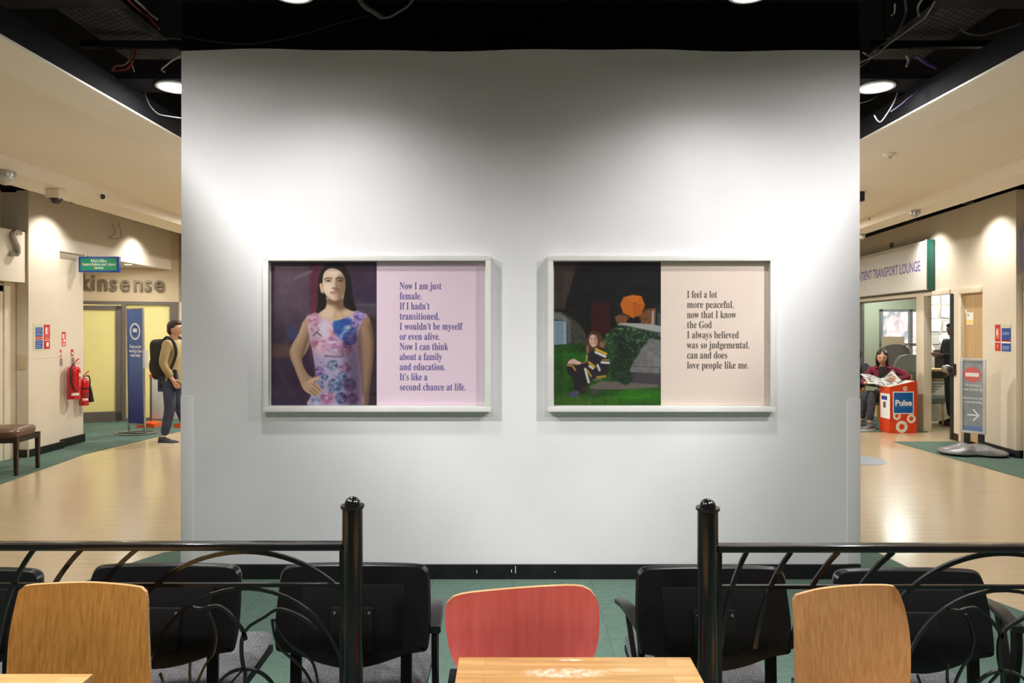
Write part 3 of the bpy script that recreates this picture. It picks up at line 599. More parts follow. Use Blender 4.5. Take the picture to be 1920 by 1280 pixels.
# lamps in the slot between the ceiling beam and the side walls
def washer(x, y, aim, label):
    t = thing('wall_washer', label, 'spotlight', (x, y, 3.32), 'wall washers in the ceiling slots')
    bm = bmesh.new(); bm_lathe(bm, [(.03, .12), (.055, .11), (.06, 0), (.05, 0), (.045, .02), (.001, .02)], 20, (x, y, 3.2)); obj('housing', bm, M_blackp, t, True)
    tube('stem', [(x, y, 3.31), (x, y, 4.3)], .01, M_blackp, t)
    lamp('lamp_light', (x, y, 3.195), P_WASH, .03, t, (1, .95, .87), 115, 1, aim); return t
for y in (6.7, 8.73, 10.75, 12.3): washer(-5.60, y, (-5.90, y, 1.6), 'small black spotlight hidden in the slot above the left wall')
for y in (6.9, 8.75, 10.25): washer(RW(y)-.38, y, (RW(y)-.07, y, 1.6), 'small black spotlight hidden in the slot above the right wall')
t = thing('shop_lamp', 'ceiling lamp inside the shop behind the frosted glass', 'ceiling light', (-6.9, 13.1, 2.58), 'shop lamps')
bm = bmesh.new(); bm_box(bm, (-7.4, 12.9, 2.56), (-6.4, 13.3, 2.6), .01); obj('diffuser', bm, M_emit, t)
lamp('lamp_light', (-6.9, 13.1, 2.5), P_SHOP, .3, t, (1, .96, .82))
t2 = thing('shop_lamp', 'ceiling lamp over the right part of the shop behind the frosted glass', 'ceiling light', (-5.9, 13.4, 2.58), 'shop lamps')
bm = bmesh.new(); bm_box(bm, (-6.1, 13.2, 2.56), (-5.5, 13.6, 2.6), .01); obj('diffuser', bm, M_emit, t2)
lamp('lamp_light', (-5.8, 13.4, 2.5), P_SHOP*.6, .25, t2, (1, .95, .8))
t = thing('lounge_lamp', 'square ceiling lamp inside the glazed waiting room', 'ceiling light', (7.9, 11.5, 2.58), 'lounge lamps')
bm = bmesh.new(); bm_box(bm, (7.6, 11.2, 2.56), (8.2, 11.8, 2.6), .01); obj('diffuser', bm, M_emit, t); lamp('lamp_light', (7.9, 11.5, 2.52), 36, .3, t, (.95, 1, .97))
t = thing('lounge_lamp', 'square ceiling lamp near the window of the glazed waiting room', 'ceiling light', (7.6, 13.6, 2.58), 'lounge lamps')
bm = bmesh.new(); bm_box(bm, (7.3, 13.3, 2.56), (7.9, 13.9, 2.6), .01); obj('diffuser', bm, M_emit, t); lamp('lamp_light', (7.6, 13.5, 2.52), 26, .3, t, (.95, 1, .97))
# ------------------------------------------------------------------ black boards that carry the side downlights, trays and cables in the void
for s, x0, x1 in ((-1, -3.55, WX0-.0), (1, WX1+.0, 3.9)):
    box('lighting_board_'+('left' if s < 0 else 'right'), (x0, 4.535, 3.256), (x1, 4.8, 3.29), M_black2, kind=ST)
def tray_mat():
    m = noisy('perforated_galvanised_tray', (92, 90, 78), (70, 68, 58), (1, 1, 1), 5, .7, noise=5); nt = m.node_tree; N = nt.nodes; L = nt.links; b = N['Principled BSDF']
    tc = N.new('ShaderNodeTexCoord'); br = N.new('ShaderNodeTexBrick'); br.inputs['Scale'].default_value = 1; br.inputs['Brick Width'].default_value = .055; br.inputs['Row Height'].default_value = .05; br.inputs['Mortar Size'].default_value = .011
    mp = N.new('ShaderNodeMapping'); mp.inputs['Rotation'].default_value = (0, 0, math.pi/2)
    br.inputs['Color1'].default_value = (.12, .12, .12, 1); br.inputs['Color2'].default_value = (.2, .2, .2, 1); br.inputs['Mortar'].default_value = (1, 1, 1, 1)
    mx = N.new('ShaderNodeMix'); mx.data_type = 'RGBA'; mx.blend_type = 'MULTIPLY'; mx.inputs[0].default_value = 1
    src = b.inputs['Base Color'].links[0].from_socket
    L.new(tc.outputs['Object'], mp.inputs[0]); L.new(mp.outputs[0], br.inputs['Vector']); L.new(src, mx.inputs[6]); L.new(br.outputs['Color'], mx.inputs[7]); L.new(mx.outputs[2], b.inputs['Base Color']); return m
M_tray = tray_mat(); M_tray2 = noisy('dusty_tray_plain', (62, 60, 50), (46, 44, 37), (1, 1, 1), 5, .8, noise=4)
def tray(x0, x1, y1, side, name):
    t = thing('cable_tray', 'grey perforated cable tray running above the %s slab edge in the dark ceiling' % side, 'cable tray', (x0, y1, 4.0), 'cable trays')
    bm = bmesh.new(); bm_box(bm, (x0, 5.08, 4.0), (x1, y1, 4.01)); obj('tray_base', bm, M_tray, t)
    bm = bmesh.new(); bm_box(bm, (x0-.02, 5.08, 4.0), (x0, y1, 4.06)); bm_box(bm, (x1, 5.08, 4.0), (x1+.02, y1, 4.06)); obj('tray_side', bm, M_tray2, t)
    bm = bmesh.new(); a = x0-.9 if side == 'left' else x0-.1; b = x1+.1 if side == 'left' else x1+.9
    bm_box(bm, (a, 4.5, 3.985), (b, 5.1, 4.0)); obj('tray_junction', bm, M_tray2, t)
tray(-3.41, -2.96, 6.1, 'left', 'a'); tray(3.21, 3.64, 6.1, 'right', 'b')
def strut(x0, x1, y, z, side):
    t = thing('ceiling_strut', 'black steel strut hung on rods under the %s cable tray' % side, 'metal bar', (x0, y, z), 'tray struts')
    box('bar', (x0, y, z), (x1, y+.05, z+.05), M_blackp, t)
    for x in (x0+.12, x1-.12): tube('rod', [(x, y+.025, z+.05), (x, y+.025, 4.3)], .006, M_blackp, t)
strut(-3.55, -2.5, 5.6, 3.91, 'left'); strut(2.95, 3.95, 5.6, 3.91, 'right')
def cable(name, pts, r, m, label, group, Y=5.2):
    # points given as seen from the tables: (px, py, distance)
    P = catmull([PX(*(p if len(p) == 3 else (*p, Y))) for p in pts], 6); bm = bmesh.new(); bm_tube(bm, P, r, 6)
    return tag(obj(name, bm, m, None, True), label, 'cable', group)
M_cw = mat('white_cable', (186, 184, 176), .5); M_cg = mat('grey_cable', (98, 98, 98), .5); M_cr = mat('red_cable', (150, 40, 40), .5); M_co = mat('orange_cable', (176, 110, 84), .5); M_cp = mat('purple_cable', (84, 60, 122), .5)
cable('cable', [(248, 90, 5.4), (244, 110), (232, 122), (216, 124), (210, 134)], .006, M_co, 'short orange cable dangling in a loop below the left cable tray', None)
cable('cable', [(254, 92, 5.4), (250, 112), (240, 128), (224, 132), (212, 133)], .007, M_cr, 'red cable dangling below the left cable tray', None)
cable('cable', [(240, 105, 5.4), (247, 120), (252, 135)], .004, M_cw, 'thin white cable end pointing down beside the red cable', None)
cable('cable', [(345, 102, 5.2), (325, 112), (312, 122), (303, 130), (309, 135)], .006, M_cw, 'white cable end hanging above the left downlight', None)
cable('cable', [(272, 174, 4.82), (280, 196, 4.82), (296, 213, 4.82), (316, 218, 4.82), (345, 222, 4.82)], .0035, M_cg, 'thin white cable drooping below the left downlight board', None)
cable('cable', [(264, 52, 5.4), (276, 56), (284, 64), (300, 70, 5.3), (340, 74)], .004, M_cg, 'grey cable lying across the black struts, upper left', None)
cable('cable', [(240, 0, 4.6), (262, 20), (280, 34), (298, 54)], .008, M_cr, 'red cable running down from the top left corner', None)
cable('cable', [(254, 0, 4.6), (272, 16), (284, 28), (295, 36)], .009, M_cw, 'pale conduit end beside the red cable, top left', None)
cable('cable', [(1753, 2, 5.0), (1735, 32), (1712, 50), (1690, 66, 5.2), (1664, 84), (1650, 98), (1636, 106), (1611, 118)], .007, M_cw, 'long pale cable slung along the right cable tray', None)
cable('cable', [(1697, 0, 4.9), (1699, 20), (1691, 44), (1679, 68)], .008, M_cg, 'grey cable curving down from the top, right of the wall', None)
cable('cable', [(1728, 0, 4.9), (1721, 14), (1723, 30)], .008, M_cw, 'short pale cable hanging at the top, above the right tray', None)
cable('cable', [(1678, 8, 4.9), (1677, 24), (1672, 29)], .006, M_cw, 'short pale hooked cable end near the top right', None)
cable('cable', [(1611, 126, 5.0), (1626, 116), (1634, 106), (1628, 104), (1618, 98)], .006, M_cw, 'white cable looping at the upper right corner of the white wall', None)
cable('cable', [(1612, 114, 4.9), (1640, 92), (1668, 76)], .005, M_cg, 'dark grey cable sloping up from the right corner of the white wall', None)
cable('cable', [(1699, 104, 5.2), (1703, 114), (1699, 125)], .008, M_cw, 'short white cable end below the right cable tray', None)
cable('cable', [(1712, 104, 5.2), (1706, 114), (1700, 124)], .006, M_cp, 'thin purple cable below the right cable tray', None)
cable('cable', [(1720, 105, 5.2), (1730, 114), (1742, 122), (1756, 128)], .012, M_cp, 'thick purple cable bundle hanging below the right cable tray', None)
cable('cable', [(1684, 169, 4.82), (1677, 190, 4.82), (1664, 212, 4.82), (1652, 228, 4.82), (1645, 226, 4.82), (1639, 216, 4.82)], .005, M_cg, 'white cable hanging in a hook below the right downlight', None)
cable('cable', [(1724, 170, 4.6), (1704, 184, 4.6), (1690, 196, 4.6), (1670, 210, 4.6)], .006, mat('dark_purple_cable', (44, 30, 66), .6), 'purple cable slung below the right downlight board', None)
cable('cable', [(1656, 170, 4.82), (1636, 186, 4.82), (1612, 194, 4.82)], .003, M_blackp, 'thin grey cable drooping beside the right downlight', None)
cable('cable', [(1800, 52, 5.2), (1812, 62), (1840, 66), (1870, 58), (1915, 45)], .008, M_cg, 'grey cable sagging at the far right of the dark ceiling', None)
bm = bmesh.new(); bm_tube(bm, catmull([PX(*p) for p in ((668, -10, 4.28), (682, 10, 4.28), (700, 22, 4.27), (716, 33, 4.27))], 16), [.014+.003*(i % 2) for i in range(49)], 10)
tag(obj('flexible_conduit', bm, M_cg, None, True), 'ribbed grey flexible conduit hanging at the top of the black fascia', 'conduit')
cable('cable', [(716, 33, 4.27), (730, 32, 4.27), (748, 22, 4.27), (764, 12, 4.27), (778, -6, 4.27)], .008, M_cg, 'dark cable leaving the ribbed conduit on the black fascia', None)
cable('cable', [(342, 66, 4.33), (400, 78, 4.33), (470, 82, 4.33), (560, 66, 4.33), (630, 45, 4.33), (690, 30, 4.33)], .004, M_blackp, 'thin black cable slung across the black fascia', None)
# ------------------------------------------------------------------ the two framed pictures
def vc_mat(name):
    m = mat(name, (255, 255, 255), .35, 0, .3); nt = m.node_tree; a = nt.nodes.new('ShaderNodeVertexColor'); a.layer_name = 'print'
    nt.links.new(a.outputs[0], nt.nodes['Principled BSDF'].inputs['Base Color']); return m
M_print = vc_mat('photographic_print')
def print_mesh(name, im, x0, x1, y, z0, z1, parent):
    h, w, _ = im.shape; xs = np.linspace(x0, x1, w); zs = np.linspace(z1, z0, h); X, Z = np.meshgrid(xs, zs)
    co = np.stack([X, np.full_like(X, y), Z], -1).reshape(-1, 3).astype('f')
    i = np.arange(h*w).reshape(h, w); q = np.stack([i[1:, :-1], i[1:, 1:], i[:-1, 1:], i[:-1, :-1]], -1).reshape(-1, 4)
    me = bpy.data.meshes.new(name); me.vertices.add(h*w); me.vertices.foreach_set('co', co.ravel()); me.loops.add(q.size); me.loops.foreach_set('vertex_index', q.ravel().astype('i'))
    me.polygons.add(len(q)); me.polygons.foreach_set('loop_start', np.arange(0, q.size, 4).astype('i')); me.update(calc_edges=True); me.validate()
    s = im/255.0; l = np.where(s <= .04045, s/12.92, ((s+.055)/1.055)**2.4); l = np.clip(l*1.05, 0, 1)
    at = me.color_attributes.new('print', 'FLOAT_COLOR', 'POINT'); at.data.foreach_set('color', np.concatenate([l.reshape(-1, 3), np.ones((h*w, 1))], 1).astype('f').ravel())
    me.materials.append(M_print); o = bpy.data.objects.new(name, me); COL.objects.link(o); o.parent = parent; o.matrix_parent_inverse = parent_matrix(parent).inverted(); return o
M_fr = noisy('pale_grey_painted_frame', (226, 226, 222), (218, 218, 214), (1, 1, 1), 4, .4, noise=6)
M_mount = mat('white_mount_board', (232, 236, 232), .7)
YF = 4.295
def picture(label, px0, px1, split, p0, p1, im, pcol, tcol, lines, tx, ty, pitch, tw, tws):
    A = PX(px0, 479, YF); B = PX(px1, 772, YF); x0, x1, z1, z0 = A.x, B.x, A.z, B.z; fw = .036
    t = thing('framed_picture', label, 'framed picture', ((x0+x1)/2, WY, z0))
    for n, lo, hi in (('frame_rail', (x0, YF, z1-fw+.004), (x1, WY, z1)), ('frame_rail', (x0, YF, z0), (x1, WY, z0+fw-.004)), ('frame_rail', (x0, YF+.0004, z0+fw-.004), (x0+fw-.004, WY, z1-fw+.004)), ('frame_rail', (x1-fw+.004, YF+.0004, z0+fw-.004), (x1, WY, z1-fw+.004))): box(n, lo, hi, M_fr, t, .0015)
    yb = WY-.012; box('mount_board', (x0+.02, yb, z0+.02), (x1-.02, WY-.002, z1-.02), M_mount, t)
    a = PX(p0, 491, yb); b = PX(split, 759.5, yb); c = PX(p1, 759.5, yb)
    print_mesh('photographic_print', im, a.x, b.x, yb-.002, b.z, a.z, t)
    pn = box('printed_panel', (b.x, yb-.002, b.z), (c.x, yb-.0005, a.z), mat('printed_paper', pcol, .6), t)
    M_t = mat('printed_ink', tcol, .6)
    for i, s in enumerate(lines):
        if not s: continue
        p = PX(tx, ty+pitch*i, yb-.003); text('lettering', serif(s), .0655, M_t, frameM(p, (1, 0, 0), (0, 0, 1)), pn, offset=-.0002, extrude=.0002, width=tws[i]/F*yb)
    box('glass_pane', (x0+fw-.008, YF+.0115, z0+fw-.008), (x1-fw+.008, YF+.0135, z1-fw+.008), M_pglass, t)
    return t
picture('white framed picture of a standing woman in a floral dress beside purple text on pink', 493, 920, 706.5, 508.5, 906.5, paint_portrait(300, 402), (236, 212, 228), (104, 88, 160),
    ['Now I am just', 'female.', 'If I hadn\u2019t', 'transitioned,', 'I wouldn\u2019t be myself', 'or even alive.', 'Now I can think', 'about a family', 'and education.', 'It\u2019s like a', 'second chance at life.'],
    749, 542, 18.95, None, [78, 41, 56, 74, 118, 75, 91, 79, 85, 52, 123])
picture('white framed picture of a woman seated by an ivy-covered tomb beside dark text on peach', 1027.5, 1454.5, 1239, 1039, 1441, paint_churchyard(300, 402), (234, 216, 204), (84, 72, 64),
    ['I feel a lot', 'more peaceful,', 'now that I know', 'the God', 'I always believed', 'was so judgemental,', 'can and does', 'love people like me.'],
    1288, 558, 18.95, None, [56, 87, 92, 46, 97, 117, 75, 115])
# corner guards on the white wall
M_guard = mat('white_corner_guard', (226, 226, 228), .35)
tag(box('corner_guard', (WX0-.003, WY-.004, .1), (WX0+.075, WY+.06, 1.168), M_guard, None, .001), 'thin white corner guard up the left edge of the white wall', 'corner guard')
tag(box('corner_guard', (WX1-.08, WY-.004, .1), (WX1+.003, WY+.06, 1.15), M_guard, None, .001), 'thin white corner guard up the right edge of the white wall', 'corner guard')
# ------------------------------------------------------------------ black railings
YR = 2.0; S = YR/F
M_iron = mat('black_gloss_paint', (12, 12, 13), .22, 0, .5, .3)
def post(px, ytop, label):
    x = (px-960)*S; zt = 1.6+(615-ytop)*S; t = thing('railing_post', label, 'railing post', (x, YR, 0), None)
    bm = bmesh.new(); bm_lathe(bm, [(.001, .0), (.03, 0), (.03, zt), (.001, zt)], 32, (x, YR, 0)); obj('post', bm, M_iron, t, True)
    bm = bmesh.new(); bm_lathe(bm, [(.03, -.004), (.033, -.003), (.035, 0), (.035, .004), (.034, .006), (.001, .007)], 32, (x, YR, zt)); obj('collar', bm, M_iron, t, True)
    bm = bmesh.new(); bm_lathe(bm, [(.0235, .005)]+[(.0237*math.cos(a), .007+.0237*math.sin(a)) for a in [k*math.pi/20 for k in range(1, 10)]]+[(.0005, .0307)], 32, (x, YR, zt)); obj('ball_cap', bm, M_iron, t, True)
    bm = bmesh.new(); bm_lathe(bm, [(.001, 0), (.055, 0), (.055, .008), (.031, .012)], 32, (x, YR, .006)); obj('base_plate', bm, M_iron, t, True)
    return t
post(661, 950, 'black railing post with a ball cap, left of the red chair')
post(1327, 954, 'black railing post with a ball cap, right of the red chair')
def panel(label, px0, yoff):
    X0 = (px0-960)*S
    def R(u, v): return Vector((X0+u*S, YR, 1.6+(615-(1035+yoff)-v)*S))
    t = thing('railing', label, 'railing', (X0+360*S, YR, 0), None)
    bm = bmesh.new(); a = R(-2, -2); b = R(720, -2); bm_box(bm, (a.x, YR-.02, a.z), (b.x, YR+.02, a.z+.021), .006); obj('top_rail', bm, M_iron, t, True)
    bm = bmesh.new(); bm_box(bm, (R(0, 0).x, YR-.006, R(0, 68).z), (R(720, 0).x, YR+.006, R(0, 61).z), .001); obj('middle_rail', bm, M_iron, t)
    bm = bmesh.new(); bm_box(bm, (R(0, 0).x, YR-.006, .1), (R(720, 0).x, YR+.006, .122), .001); obj('bottom_rail', bm, M_iron, t)
    for u in (4, 716):
        bm = bmesh.new(); bm_box(bm, (R(u-4, 0).x, YR-.0065, .08), (R(u+4, 0).x, YR+.0065, R(0, -1).z), .001); obj('upright', bm, M_iron, t)
    def bar(n, pts, w=.009, th=.008, closed=False): 
        P = catmull([R(*p) for p in pts], 7, closed); bm = bmesh.new(); bm_tube(bm, P, 0, sq=(w, th), closed=closed, up=Vector((0, 1, 0))); return obj(n, bm, M_iron, t)
    for u, k in ((55, 27), (138, 38), (227, 50), (330, 62)):
        bar('slanting_bar', [(u, -1), (u-k*.45, 24), (u-k, 64), (u-k*1.5, 120), (u-k*1.8, 180)], .013)
    def arc(cu, cv, r, a0, a1, n=24): return [R(cu+r*math.cos(math.radians(a0+(a1-a0)*i/n)), cv-r*math.sin(math.radians(a0+(a1-a0)*i/n))) for i in range(n+1)]
    bm = bmesh.new(); bm_tube(bm, arc(535, 260, 258, 40, 140), 0, sq=(.0125, .010)); obj('outer_arch', bm, M_iron, t)
    bm = bmesh.new(); bm_tube(bm, arc(535, 258, 187, 0, 352.5, 48), 0, sq=(.0095, .008), closed=True); obj('inner_ring', bm, M_iron, t)
    bm = bmesh.new(); bm_tube(bm, arc(535, 282, 60, 20, 160, 14), 0, sq=(.008, .008)); obj('small_arch', bm, M_iron, t)
    # branching plant in the ring
    bar('stem', [(532, 222), (528, 195), (529, 165), (540, 145), (556, 133), (572, 124), (590, 112), (608, 112), (640, 125), (671, 148)])
    bar('stem', [(536, 168), (530, 150), (515, 130), (500, 114), (484, 105), (468, 106), (452, 110), (430, 106)])
    bar('leaf', [(466, 116), (476, 140), (480, 165), (474, 195), (460, 215), (446, 245), (438, 275)], .006, .006)
    bar('leaf', [(432, 210), (431, 235), (436, 270), (446, 300)], .006, .006)
    bar('leaf', [(585, 128), (590, 160), (602, 185), (625, 205), (645, 225), (660, 250)], .006, .006)
    bar('leaf', [(590, 128), (602, 155), (620, 178), (645, 195), (662, 212), (672, 250)], .006, .006)
    bar('leaf', [(375, 230), (385, 255), (400, 285)], .006, .006)
    bar('root', [(532, 222), (520, 235), (508, 250), (500, 275)], .006, .006)
    for cx in (470, 600): bar('leaf', [(cx, 300), (cx+14, 330), (cx+2, 370), (535, 430)], .006, .006)
    bar('stem', [(535, 224), (535, 300), (535, 380), (535, 445)], .009, .008)
    return t
panel('black iron railing with arched scrollwork, left of the left post', -75, -3.5)
panel('black iron railing with arched scrollwork, right of the right post', 1345, 0)
# ------------------------------------------------------------------ tables
def oak(name, c1, c2, wear=False, sc=(2.2, 46, 46), rot=0):
    m = noisy(name, c1, c2, sc, 5, .38, .02, noise=1.0, bscale=60, coat=.12, lo=.3, hi=.72); 
    if rot:
        for n in m.node_tree.nodes:
            if n.type == 'MAPPING': n.inputs['Rotation'].default_value = rot
    return m
def table_mat():
    m = mat('oak_stave_tabletop', (205, 160, 100), .35, 0, .5, .15); nt = m.node_tree; N = nt.nodes; L = nt.links; b = N['Principled BSDF']
    tc = N.new('ShaderNodeTexCoord'); mp = N.new('ShaderNodeMapping'); mp.inputs['Scale'].default_value = (3, 60, 60); nz = N.new('ShaderNodeTexNoise'); nz.inputs['Scale'].default_value = 1; nz.inputs['Detail'].default_value = 5
    cr = N.new('ShaderNodeValToRGB'); e = cr.color_ramp.elements; e[0].position = .3; e[0].color = lin((176, 134, 80)); e[1].position = .7; e[1].color = lin((208, 168, 112))
    br = N.new('ShaderNodeTexBrick'); br.inputs['Scale'].default_value = 1; br.inputs['Brick Width'].default_value = .46; br.inputs['Row Height'].default_value = .042; br.inputs['Mortar Size'].default_value = .0006
    br.inputs['Color1'].default_value = (1, 1, 1, 1); br.inputs['Color2'].default_value = (.8, .78, .74, 1); br.inputs['Mortar'].default_value = (.6, .5, .4, 1)
    mx = N.new('ShaderNodeMix'); mx.data_type = 'RGBA'; mx.blend_type = 'MULTIPLY'; mx.inputs[0].default_value = 1
    L.new(tc.outputs['Object'], mp.inputs[0]); L.new(mp.outputs[0], nz.inputs['Vector']); L.new(nz.outputs[0], cr.inputs[0]); L.new(tc.outputs['Object'], br.inputs['Vector']); L.new(cr.outputs[0], mx.inputs[6]); L.new(br.outputs[0], mx.inputs[7])
    # scuffed, bleached patches in the varnish
    cur = mx.outputs[2]
    for (cx, cy, rx, ry, amt, seed) in ((-.03, .218, .12, .028, .75, 3), (-.012, .284, .035, .006, .9, 9), (.12, .235, .05, .012, .35, 5)):
        m2 = N.new('ShaderNodeMapping'); m2.inputs['Location'].default_value = (-cx/rx, -cy/ry, 0); m2.inputs['Scale'].default_value = (1/rx, 1/ry, 0)
        g = N.new('ShaderNodeTexGradient'); g.gradient_type = 'SPHERICAL'; n3 = N.new('ShaderNodeTexNoise'); n3.inputs['Scale'].default_value = 55; n3.inputs['Detail'].default_value = 5
        mu = N.new('ShaderNodeMath'); mu.operation = 'MULTIPLY_ADD'; mu.inputs[1].default_value = 1.3; sb = N.new('ShaderNodeMath'); sb.operation = 'MULTIPLY'; sb.use_clamp = True
        L.new(tc.outputs['Object'], m2.inputs[0]); L.new(m2.outputs[0], g.inputs[0]); L.new(tc.outputs['Object'], n3.inputs['Vector'])
        r = N.new('ShaderNodeMapRange'); r.inputs[1].default_value = .35; r.inputs[2].default_value = .6; L.new(n3.outputs[0], r.inputs[0])
        r2 = N.new('ShaderNodeMapRange'); r2.inputs[1].default_value = 0; r2.inputs[2].default_value = .45; L.new(g.outputs[1], r2.inputs[0])
        L.new(r.outputs[0], sb.inputs[0]); L.new(r2.outputs[0], sb.inputs[1]); s3 = N.new('ShaderNodeMath'); s3.operation = 'MULTIPLY'; s3.inputs[1].default_value = amt; L.new(sb.outputs[0], s3.inputs[0])
        k = N.new('ShaderNodeMix'); k.data_type = 'RGBA'; L.new(s3.outputs[0], k.inputs[0]); L.new(cur, k.inputs[6]); k.inputs[7].default_value = lin((222, 206, 186)); cur = k.outputs[2]
    L.new(cur, b.inputs['Base Color']); return m
M_oak = table_mat(); M_oak2 = oak('light_oak', (206, 166, 108), (190, 146, 90))
def table(x0, x1, y0, y1, label):
    cx, cy = (x0+x1)/2, (y0+y1)/2; t = thing('cafe_table', label, 'table', (cx, cy, 0))
    bm = bmesh.new(); bm_box(bm, (x0-cx, y0-cy, -.028), (x1-cx, y1-cy, 0), .002); o = obj('tabletop', bm, M_oak, None, True); o.parent = t; o.location = (0, 0, .75)
    bm = bmesh.new(); bm_lathe(bm, [(.001, .04), (.035, .04), (.03, .1), (.03, .7), (.001, .7)], 24, (cx, cy, 0)); obj('pedestal', bm, M_iron, t, True)
    bm = bmesh.new(); bm_box(bm, (cx-.18, cy-.025, .7), (cx+.18, cy+.025, .722)); bm_box(bm, (cx-.025, cy-.18, .7), (cx+.025, cy+.18, .7215)); obj('bracket', bm, M_iron, t)
    bm = bmesh.new(); bm_lathe(bm, [(.001, .006), (.2, .006), (.2, .02), (.05, .045), (.001, .045)], 32, (cx, cy, 0)); obj('base', bm, M_iron, t, True); return t
table(-.137, .461, 1.165, 1.765, 'square oak cafe table with a scuffed top in front of the red chair')
table(-1.63, -1.03, 1.08, 1.68, 'oak cafe table at the bottom left corner, before the left wooden chair')
# ------------------------------------------------------------------ plywood chairs
def coons(top, right, bottom, left, nu=18, nv=18):
    """four boundary polylines (px,py), top & bottom left-to-right, left & right top-to-bottom -> grid"""
    def res(P, n):
        P = [Vector((*p, 0)) for p in P]; P = catmull(P, 8); L = [0]
        for a, b in zip(P, P[1:]): L.append(L[-1]+(b-a).length)
        out = []
        for i in range(n+1):
            s = L[-1]*i/n; k = 0
            while k < len(L)-2 and L[k+1] < s: k += 1
            f = (s-L[k])/max(1e-9, L[k+1]-L[k]); out.append(P[k].lerp(P[k+1], min(1, f)))
        return out
    T, B, Lf, Rt = res(top, nu), res(bottom, nu), res(left, nv), res(right, nv); G = []
    for j in range(nv+1):
        v = j/nv; row = []
        for i in range(nu+1):
            u = i/nu; p = T[i]*(1-v)+B[i]*v+Lf[j]*(1-u)+Rt[j]*u-(T[0]*(1-u)*(1-v)+T[-1]*u*(1-v)+B[0]*(1-u)*v+B[-1]*u*v); row.append((p.x, p.y, u*2-1, v))
        G.append(row)
    return G
def ply_chair(label, G, Y, bow, tilt, thick, mface, medge, seatw, rotz, legs='wood', lean=0):
    """G: outline grid of the front face seen from the tables; bow: how far the middle sits back"""
    rows = [[None]*len(G[0]) for _ in G]; bm = bmesh.new(); back = [[None]*len(G[0]) for _ in G]; nv = len(G)-1; nu = len(G[0])-1
    zr = None
    for j, row in enumerate(G):
        for i, (px, py, u, v) in enumerate(row):
            y = Y+bow*(1-u*u)-bow*.6+tilt*(1-v)+lean*u
            p = PX(px, py, y); rows[j][i] = bm.verts.new(p); back[j][i] = bm.verts.new(p+Vector((0, thick, 0)))
    for j in range(nv):
        for i in range(nu):
            bm.faces.new((rows[j][i], rows[j+1][i], rows[j+1][i+1], rows[j][i+1])).material_index = 0
            bm.faces.new((back[j][i], back[j][i+1], back[j+1][i+1], back[j+1][i])).material_index = 0
    E = [(0, i, 0, i+1) for i in range(nu)]+[(nv, i+1, nv, i) for i in range(nu)]+[(j+1, 0, j, 0) for j in range(nv)]+[(j, nu, j+1, nu) for j in range(nv)]
    for a, b, c, d in E: bm.faces.new((rows[a][b], rows[c][d], back[c][d], back[a][b])).material_index = 1
    xs = [r.co.x for R_ in rows for r in R_]; cx = (min(xs)+max(xs))/2; zb = min(r.co.z for R_ in rows for r in R_)
    t = thing('plywood_chair', label, 'chair', (cx, Y-.2, 0))
    o = obj('backrest', bm, [mface, medge], t, True)
    # seat, legs and the two uprights behind the back
    M = Matrix.Translation((cx, Y-.19, .45)) @ Matrix.Rotation(rotz, 4, 'Z')
    bm = bmesh.new(); g = []; N_ = 14
    for j in range(N_+1):
        r_ = []
        for i in range(N_+1):
            u = i/N_*2-1; v = j/N_*2-1; k = (1-(abs(u)**4+abs(v)**4)*.13); z = -.012*(1-u*u)*(1-v*v)-(.02*max(0, -v-.6)**1.2 if v < -.6 else 0)
            r_.append((bm.verts.new((u*k*seatw/2, v*k*.2, z)), bm.verts.new((u*k*seatw/2, v*k*.2, z-.012))))
        g.append(r_)
    for j in range(N_):
        for i in range(N_):
            bm.faces.new((g[j][i][0], g[j][i+1][0], g[j+1][i+1][0], g[j+1][i][0])); bm.faces.new((g[j][i][1], g[j+1][i][1], g[j+1][i+1][1], g[j][i+1][1]))
    for i in range(N_):
        for a, b in ((g[0][i], g[0][i+1]), (g[N_][i+1], g[N_][i]), (g[i+1][0], g[i][0]), (g[i][N_], g[i+1][N_])): bm.faces.new((a[0], a[1], b[1], b[0]))
    bm.transform(M); obj('seat', bm, mface, t, True)
    for sx, sy in ((-1, -1), (1, -1), (-1, 1), (1, 1)):
        w = seatw/2-.04; P = [Vector((sx*w*.85, sy*.15, -.015)), Vector((sx*w, sy*.17, -.05)), Vector((sx*(w+.02), sy*.2, -.444))]
        bm = bmesh.new(); bm_tube(bm, [M @ p for p in P], [.012, .012, .01], 12); obj('leg', bm, M_chrome, t, True)
    for sx in (-1, 1):
        P = [Vector((sx*.07, .16, -.02)), Vector((sx*.07, .21, -.005)), Vector((sx*.07, .235, .05))]; P = [M @ p for p in P]
        zt = zb+.1; P.append(Vector((P[-1].x, Y+bow*.4+thick+.013+tilt*.2, zb+.02))); P.append(Vector((P[-1].x, Y+bow*.4+thick+.012+tilt*.3, zt)))
        bm = bmesh.new(); bm_tube(bm, catmull(P, 4), .009, 10); obj('back_support', bm, M_chrome, t, True)
    return t
M_ply1 = oak('oak_veneer_golden', (188, 134, 64), (154, 102, 44), sc=(120, 120, 3.5)); M_ply2 = oak('beech_veneer_brown', (196, 146, 94), (172, 120, 70), sc=(150, 150, 6))
M_edge = noisy('pale_ply_edge', (196, 160, 112), (176, 138, 92), (1, 1, 60), 3, .5, noise=3)
M_red = noisy('red_stained_veneer', (206, 96, 90), (196, 84, 78), (40, 40, 3), 4, .36, noise=1.2, coat=.1)
